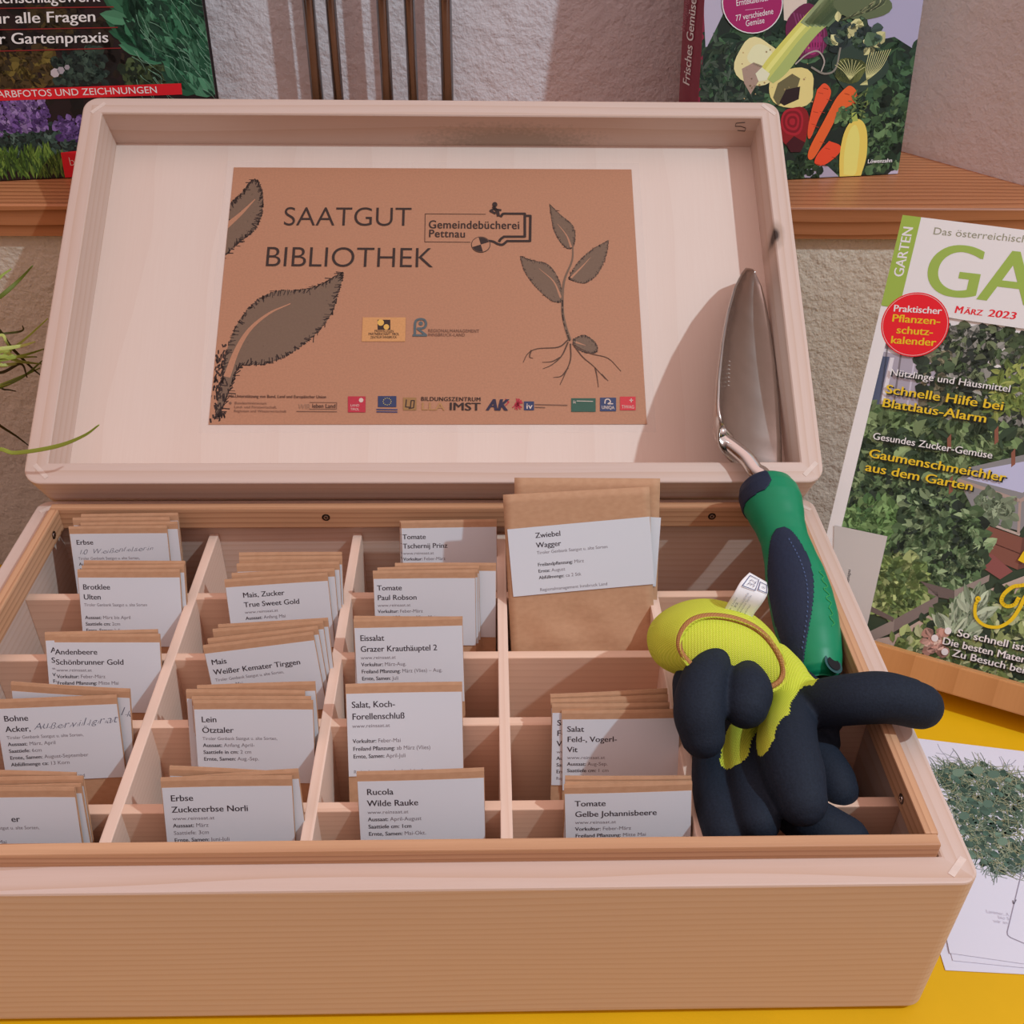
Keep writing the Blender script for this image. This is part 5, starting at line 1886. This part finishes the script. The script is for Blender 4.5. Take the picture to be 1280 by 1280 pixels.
V, Fc = [], []
NU, NS = 60, 24
us = [1 - (1 - i / NU) ** 1.35 for i in range(NU + 1)]
for u in us:
    h = half_w(u)
    for k in range(NS + 1):
        s_ = k / NS * 2 - 1
        th = s_ * 0.95
        arc = h / 0.95
        lat = math.sin(th) / math.sin(0.95) * h
        dep = (math.cos(0.95) - math.cos(th)) * arc * 1.05
        V.append(loc(B0 + d * BL * u + wv * lat + nv * dep))
for i in range(NU):
    for k in range(NS):
        q = i * (NS + 1) + k
        Fc.append((q, q + 1, q + NS + 2, q + NS + 1))
bl = make_obj('blade', V, Fc, [M_blade], tr, True)
so = bl.modifiers.new('sheet', 'SOLIDIFY')
so.thickness, so.offset = 0.0014, 0
# stamped word on the blade, rivet socket
mb = MB()
for k in range(8):
    c = B0 + d * BL * (0.36 + 0.022 * k) + nv * (math.cos(0.95) - 1) * HWID / 0.95 * 1.02 - wv * 0.004
    mb.tube([loc(c - wv * 0.0009 + nv * 0.0006), loc(c + wv * 0.0009 + d * 0.0008 + nv * 0.0006)], 0.00028, 6)
mb.build('stamped_lettering', [plain('stamp', (0.8, 0.78, 0.74), 0.4, 0.6)], tr)
mb = MB()
for off, r_ in ((0.006, 0.0058),):
    c = lid_at(903, 541, 0.044) + d * (off - 0.008)
    mb.tube([loc(c - wv * 0.003 + nv * 0.0005), loc(c + wv * 0.004 + nv * 0.0005)], r_ * 0.8, 14)
mb.build('socket', [M_chrome], tr, True)

# ------------------------------------------------------------------ gloves


def gz(X, Y, depth):
    """point seen at the given place in a 2.56x detail of the right-hand column"""
    return at_depth(780 + X / 2.5595, 580 + Y / 2.56, depth)


def fused(pieces, voxel, smooth=6):
    """union of tubes as one continuous skin: list of vertices, list of faces"""
    mb = MB()
    for pts, rad in pieces:
        q = spline([(*p_, r_) for p_, r_ in zip([tuple(v) for v in pts], rad)], 6)
        mb.tube([a[:3] for a in q], [float(a[3]) for a in q], 20)
    o = make_obj('skin', mb.v, mb.f, [])
    r = o.modifiers.new('r', 'REMESH')
    r.mode, r.voxel_size = 'VOXEL', voxel
    s = o.modifiers.new('s', 'SMOOTH')
    s.factor, s.iterations = 0.5, smooth
    dg = bpy.context.evaluated_depsgraph_get()
    ev = o.evaluated_get(dg)
    me = ev.to_mesh()
    V = np.array([v.co[:] for v in me.vertices])
    F = [tuple(pl.vertices) for pl in me.polygons]
    ev.to_mesh_clear()
    me = o.data
    bpy.data.objects.remove(o)
    bpy.data.meshes.remove(me)
    return V, F


def near(V, pts, rads):
    """True where a vertex lies inside a chain of balls"""
    out = np.zeros(len(V), bool)
    q = spline([(*tuple(p_), r_) for p_, r_ in zip(pts, rads)], 8)
    for a in q:
        out |= ((V - np.array(a[:3])) ** 2).sum(1) < a[3] ** 2
    return out


def submesh(name, V, F, keep, mat, parent, inv):
    idx, vv, ff = {}, [], []
    for f, k in zip(F, keep):
        if k:
            for i in f:
                if i not in idx:
                    idx[i] = len(vv)
                    vv.append(inv @ Vector(V[i]))
            ff.append(tuple(idx[i] for i in f))
    return make_obj(name, vv, ff, [mat], parent, True)


# lower glove: knit back, coated fingers spread over the compartments
g2base = Vector((0.185, 0.085, 0.0885))
g2 = tag(empty('work_glove', g2base), 'yellow backed work glove with a black finger stretched over the box edge', 'glove', 'pair of black and yellow work gloves')
g2i = Matrix.Translation(-g2base)
mm_ = 0.001
pieces2 = [
    # back of the hand
    ([gz(470, 650, 0.545), gz(505, 700, 0.538), gz(520, 760, 0.530), gz(510, 830, 0.522)], [14 * mm_, 15 * mm_, 15 * mm_, 13 * mm_]),
    ([gz(440, 730, 0.545), gz(420, 800, 0.540), gz(390, 870, 0.530)], [13 * mm_, 13 * mm_, 12 * mm_]),
    ([gz(540, 720, 0.540), gz(590, 760, 0.535), gz(640, 790, 0.530)], [13 * mm_, 13 * mm_, 12 * mm_]),
    # finger reaching out over the rim
    ([gz(560, 780, 0.530), gz(640, 765, 0.516), gz(740, 752, 0.506), gz(850, 750, 0.503), gz(945, 774, 0.503)], [12 * mm_, 12.5 * mm_, 12.8 * mm_, 12.6 * mm_, 11.6 * mm_]),
    # second finger lying just behind it
    ([gz(640, 770, 0.545), gz(740, 735, 0.534), gz(830, 728, 0.530), gz(915, 742, 0.527)], [10 * mm_, 10.5 * mm_, 10.5 * mm_, 9.5 * mm_]),
    # thumb tip tucked below
    ([gz(600, 800, 0.535), gz(632, 850, 0.530), gz(646, 893, 0.527)], [9 * mm_, 8.5 * mm_, 7.5 * mm_]),
    # broad finger hanging forward
    ([gz(530, 800, 0.520), gz(522, 900, 0.497), gz(545, 1000, 0.479), gz(568, 1076, 0.470)], [13 * mm_, 15 * mm_, 14.6 * mm_, 12 * mm_]),
    # finger behind it on the right
    ([gz(570, 870, 0.530), gz(622, 950, 0.520), gz(662, 1010, 0.512), gz(680, 1045, 0.508)], [11 * mm_, 12 * mm_, 12 * mm_, 11 * mm_]),
    # finger drooping into the front compartment
    ([gz(500, 1010, 0.505), gz(550, 1110, 0.494), gz(640, 1172, 0.486), gz(705, 1205, 0.484)], [12 * mm_, 12 * mm_, 12.5 * mm_, 12 * mm_]),
    # left fingers hanging straight down
    ([gz(300, 820, 0.550), gz(285, 930, 0.524), gz(292, 1060, 0.500), gz(325, 1180, 0.482)], [9 * mm_, 10.5 * mm_, 11 * mm_, 11 * mm_]),
    ([gz(385, 830, 0.540), gz(390, 930, 0.514), gz(408, 1040, 0.494), gz(430, 1140, 0.477)], [10 * mm_, 11.8 * mm_, 12 * mm_, 10.6 * mm_]),
    ([gz(330, 830, 0.555), gz(440, 850, 0.545), gz(560, 860, 0.540)], [12 * mm_, 14 * mm_, 12 * mm_]),
]
V, F = fused(pieces2, 0.0011, 7)
Vn = V
yel = near(Vn, [gz(452, 640, 0.540), gz(500, 690, 0.525), gz(540, 700, 0.525)], [20 * mm_, 17 * mm_, 14 * mm_])
yel |= near(Vn, [gz(500, 700, 0.520), gz(478, 790, 0.506), gz(458, 850, 0.496), gz(453, 895, 0.488)], [16 * mm_, 11 * mm_, 8 * mm_, 6.5 * mm_])
yel |= near(Vn, [gz(400, 840, 0.525), gz(362, 880, 0.512), gz(354, 935, 0.502)], [8 * mm_, 8 * mm_, 7.5 * mm_])
yel &= ~near(Vn, [gz(622, 790, 0.515), gz(580, 850, 0.500), gz(560, 910, 0.49)], [14 * mm_, 13 * mm_, 11 * mm_])
yf = [sum(yel[i] for i in f) * 2 >= len(f) for f in F]
submesh('coated_fingers', V, F, [not k for k in yf], M_nitrile, g2, g2i)
submesh('knit_back', V, F, yf, M_knit, g2, g2i)
# little woven size tab
tq = [gz(x, y, 0.5155) for x, y in ((443, 652), (474, 641), (483, 655), (452, 671))]
nn = (tq[1] - tq[0]).cross(tq[3] - tq[0]).normalized()
if nn.dot(Vector(CAM) - tq[0]) < 0:
    nn = -nn
mb = MB()
mb.add([g2i @ (v + nn * h) for h in (0.0, 0.0008) for v in tq], [(0, 1, 2, 3), (7, 6, 5, 4), (0, 4, 5, 1), (1, 5, 6, 2), (2, 6, 7, 3), (3, 7, 4, 0)], 0)
for x0_, x1_ in ((0.2, 0.38), (0.46, 0.62), (0.68, 0.84)):
    a = tq[0] + (tq[1] - tq[0]) * x0_ + (tq[3] - tq[0]) * 0.3
    b_ = tq[0] + (tq[1] - tq[0]) * x1_ + (tq[3] - tq[0]) * 0.7
    mb.tube([g2i @ (a + nn * 0.001), g2i @ (b_ + nn * 0.001)], 0.0003, 5, mi=1)
mb.build('size_tab', [plain('tab_purple', obs(52, 40, 48), 0.7), plain('tab_thread', obs(150, 140, 146), 0.7)], g2)

# upper glove: turned cuff with the coated fingers poking out of it
g1base = Vector((0.155, 0.135, 0.0885))
g1 = tag(empty('work_glove', g1base), 'work glove rolled into its yellow knit cuff with white care label', 'glove', 'pair of black and yellow work gloves')
g1i = Matrix.Translation(-g1base)
pieces1 = [
    ([gz(345, 590, 0.535), gz(303, 612, 0.514), gz(258, 692, 0.497), gz(240, 790, 0.488), gz(252, 870, 0.486)], [8 * mm_, 8.5 * mm_, 11.5 * mm_, 12.4 * mm_, 10.8 * mm_]),
    ([gz(215, 700, 0.508), gz(222, 760, 0.503), gz(230, 820, 0.500)], [9.5 * mm_, 10 * mm_, 10 * mm_]),
    ([gz(330, 610, 0.525), gz(385, 680, 0.507), gz(396, 726, 0.496), gz(388, 772, 0.491)], [6.5 * mm_, 9.5 * mm_, 12 * mm_, 11.4 * mm_]),
    ([gz(320, 600, 0.540), gz(330, 650, 0.525), gz(350, 740, 0.520)], [12 * mm_, 13 * mm_, 12 * mm_]),
]
V, F = fused(pieces1, 0.0011, 6)
submesh('coated_fingers', V, F, [True] * len(F), M_nitrile, g1, g1i)
# cuff
RG = [(366, 640, 118, 56, 24, 0.534), (360, 630, 138, 72, 24, 0.520), (350, 614, 172, 102, 24, 0.503), (346, 608, 180, 109, 24, 0.5015), (338, 598, 188, 116, 22, 0.505), (318, 586, 198, 124, 16, 0.512),
      (288, 570, 200, 128, 6, 0.521), (255, 560, 184, 126, 0, 0.532), (228, 556, 150, 112, 0, 0.544), (214, 556, 105, 84, 0, 0.553), (208, 558, 50, 42, 0, 0.558), (207, 558, 6, 5, 0, 0.559)]
RGs = spline(RG, 5)
NR = 72
rings = []
for kk, (cx, cy, a, b_, rot, dep) in enumerate(RGs):
    ring = []
    for i in range(NR):
        an = 2 * math.pi * i / NR
        wob = 1 + 0.020 * math.sin(3 * an + 0.5) + 0.012 * math.sin(5 * an + 1 + kk * 0.05)
        x, y = a * math.cos(an) * wob, b_ * math.sin(an) * wob
        cr, sr = math.cos(math.radians(rot)), math.sin(math.radians(rot))
        X_, Y_ = cx + x * cr - y * sr, cy + x * sr + y * cr
        dd = dep + 0.010 * (Y_ - cy) / 110 * -1 * 0.6 + 0.006 * (X_ - cx) / 180
        ring.append(g1i @ gz(X_, Y_, dd))
    rings.append(ring)
mb = MB()
n_hem0, n_hem1 = 13, 18
mb.loft(rings[5:n_hem0 + 1], cap=False)
mb.loft(rings[n_hem1:], cap=True)
mb.build('cuff', [M_knit], g1, True).modifiers.new('cloth', 'SOLIDIFY').thickness = 0.0015
mb = MB()
mb.loft(rings[n_hem0:n_hem1 + 1], cap=False)
mb.loft(rings[:6], cap=False)
mb.loft([[p_ + (g1i @ gz(352, 622, 0.560) - g1i @ gz(352, 622, 0.535)) * k_ for p_ in rings[0]] for k_ in (0, 1)], cap=False)
hm = mb.build('hem', [M_hem], g1, True)
so = hm.modifiers.new('cloth', 'SOLIDIFY')
so.thickness = 0.0022
# care label standing up from the cuff
rowsL = [((305, 500), (392, 522), 0.523), ((330, 452), (418, 478), 0.516), ((352, 415), (446, 440), 0.512), ((375, 375), (460, 410), 0.513), ((402, 347), (457, 378), 0.517)]
ss = spline([(*a, *b_, d_) for a, b_, d_ in rowsL], 5)
V, Fc, C_ = [], [], []
for (ax_, ay_, bx_, by_, d_) in ss:
    for k in range(9):
        f = k / 8
        V.append(g1i @ gz(ax_ + (bx_ - ax_) * f, ay_ + (by_ - ay_) * f, d_ + 0.003 * (f - 0.5)))
for i in range(len(ss) - 1):
    for k in range(8):
        q = i * 9 + k
        Fc.append((q, q + 1, q + 10, q + 9))
cl = make_obj('care_label', V, Fc, [plain('white_satin', obs(204, 200, 208), 0.4, bump=0.0002, nscale=200)], g1, True)
cl.modifiers.new('cloth', 'SOLIDIFY').thickness = 0.0004


def on_label(u, v, lift=0.0009):
    """u across 0-1, v up 0-1"""
    f = v * (len(ss) - 1)
    i = min(int(f), len(ss) - 2)
    r_ = ss[i] + (ss[i + 1] - ss[i]) * (f - i)
    x, y = r_[0] + (r_[2] - r_[0]) * u, r_[1] + (r_[3] - r_[1]) * u
    return g1i @ gz(x, y, r_[4] + 0.003 * (u - 0.5) - lift)


V, Fc = [], []


def lab_text(s, u0, v0, cap, wid, bold):
    vv, ff = glyphs(s, bold)
    w0 = vv[:, 0].max()
    o_ = len(V)
    for x, y in vv:
        V.append(on_label(u0 - y / 0.7 * cap, v0 + x / w0 * wid))
    for f in ff:
        Fc.append(tuple(i + o_ for i in f))


for s, u0, v0, cap, wid, bd in (('Gr. 32', 0.30, 0.05, 0.07, 0.3, 0.01), ('Size Doos', 0.18, 0.10, 0.06, 0.34, 0), ('Der Gartenhandschuh', 0.44, 0.04, 0.07, 0.55, 0.0), ('Handwäsche Strick', 0.56, 0.04, 0.07, 0.52, 0.0),
                               ('Polyester', 0.72, 0.08, 0.06, 0.3, 0.0), ('32', 0.50, 0.73, 0.26, 0.16, -0.01), ('8', 0.90, 0.80, 0.14, 0.05, -0.01)):
    lab_text(s, u0, v0, cap, wid, bd)
make_obj('label_print', V, Fc, [plain('label_ink', obs(110, 108, 124), 0.6)], cl)
mb = MB()
for u0, u1, v0, v1 in ((0.12, 0.58, 0.68, 0.95), (0.66, 0.98, 0.72, 0.92)):
    q = [on_label(u, v) for u, v in ((u0, v0), (u1, v0), (u1, v1), (u0, v1), (u0, v0))]
    mb.tube(q, 0.00022, 5)
mb.build('label_boxes', [plain('label_ink', obs(80, 84, 120), 0.6)], cl)

# ------------------------------------------------------------------ grassy pot plant at the left
pbase = Vector((-0.395, 0.335, 0.0))
pl = tag(empty('grass_plant', pbase), 'potted grassy plant whose thin green blades enter at the left edge', 'plant')
pi_ = Matrix.Translation(-pbase)
mb = MB()
NP = 40
pr_ = [(0.0, 0.036), (0.002, 0.038), (0.075, 0.050), (0.076, 0.053), (0.088, 0.054), (0.089, 0.050), (0.080, 0.049)]
mb.loft([[(r * math.cos(2 * math.pi * i / NP), r * math.sin(2 * math.pi * i / NP), z) for i in range(NP)] for z, r in pr_])
mb.build('pot', [M_pot], pl, True)
mb = MB()
mb.loft([[(0.0485 * math.cos(2 * math.pi * i / NP), 0.0485 * math.sin(2 * math.pi * i / NP), z) for i in range(NP)] for z in (0.072, 0.0815)])
mb.build('soil', [M_soil], pl)
GB = leafcol((128, 136, 54), (150, 156, 74), (92, 100, 40), (168, 170, 96))
GD = leafcol((62, 52, 24), (74, 66, 30))


def blade_path(pts, w, col, name='leaf_blade'):
    root = [pbase + Vector((random.uniform(-0.02, 0.02), random.uniform(-0.02, 0.02), 0.078))]
    P_ = spline([tuple(v) for v in root + pts], 8)
    V, Fc = [], []
    for k, q in enumerate(P_):
        q = Vector(q)
        t_ = (Vector(P_[min(k + 1, len(P_) - 1)]) - Vector(P_[max(k - 1, 0)])).normalized()
        s_ = t_.cross(Vector(CAM) - q).normalized()
        f = k / (len(P_) - 1)
        ww = w * (1 - 0.88 * max(0, (f - 0.6) / 0.4))
        up_ = s_.cross(t_)
        for a, h in ((-1, 0.0004), (0, -0.0003), (1, 0.0004)):
            V.append(pi_ @ (q + s_ * ww / 2 * a + up_ * h))
    for k in range(len(P_) - 1):
        for j in range(2):
            q = k * 3 + j
            Fc.append((q, q + 1, q + 4, q + 3))
    o = make_obj(name, V, Fc, [M_grass], pl, True, cols=[col] * len(V))
    o.modifiers.new('sheet', 'SOLIDIFY').thickness = 0.0003


def W(x, y, Y):
    v = ray(x, y)
    return Vector(CAM + v * ((Y - CAM[1]) / v[1]))


blade_path([W(-30, 566, 0.285), W(20, 566, 0.275), W(70, 558, 0.270), W(104, 545, 0.268), W(124, 531, 0.268)], 0.0022, GB[0])
for pts, c, w_ in (([(-30, 390, .40), (0, 371, .40), (24, 350, .41), (41, 332, .41)], GB[2], .0026), ([(-30, 400, .38), (-4, 352, .39), (14, 336, .40)], GB[0], .0020),
                   ([(-30, 475, .41), (0, 448, .41), (30, 425, .42), (60, 398, .43)], GB[1], .0018), ([(-30, 430, .40), (-6, 410, .40), (14, 434, .41), (40, 460, .42), (52, 470, .42)], GD[0], .0018),
                   ([(-30, 436, .39), (0, 436, .39), (28, 432, .40), (44, 427, .40)], GB[3], .0026), ([(-30, 452, .38), (0, 450, .39), (30, 444, .40), (56, 436, .42)], GB[0], .0022),
                   ([(-30, 462, .38), (0, 446, .39), (26, 452, .40), (52, 455, .42)], GB[1], .0026), ([(-30, 488, .39), (0, 482, .40), (24, 472, .41), (50, 460, .43)], GB[0], .0024),
                   ([(-30, 494, .39), (0, 484, .40), (30, 470, .41), (54, 450, .43)], GB[2], .0022), ([(-30, 462, .40), (4, 457, .40), (36, 452, .42)], GB[3], .0030),
                   ([(-30, 420, .41), (4, 417, .41), (22, 415, .42), (29, 412, .42), (28, 407, .42)], GD[1], .0012), ([(-30, 440, .39), (0, 419, .40), (8, 428, .40), (14, 440, .41)], GB[3], .0018),
                   ([(-30, 458, .39), (0, 466, .40), (26, 455, .41), (34, 472, .41)], GD[0], .0018), ([(-30, 510, .41), (0, 532, .42), (20, 545, .43), (36, 557, .44)], GD[1], .0014),
                   ([(-30, 488, .41), (6, 487, .42), (20, 489, .42)], GD[0], .0010), ([(-30, 470, .39), (0, 440, .40), (20, 446, .40), (46, 446, .42)], GB[1], .0022)):
    blade_path([W(*q) for q in pts], w_, c)
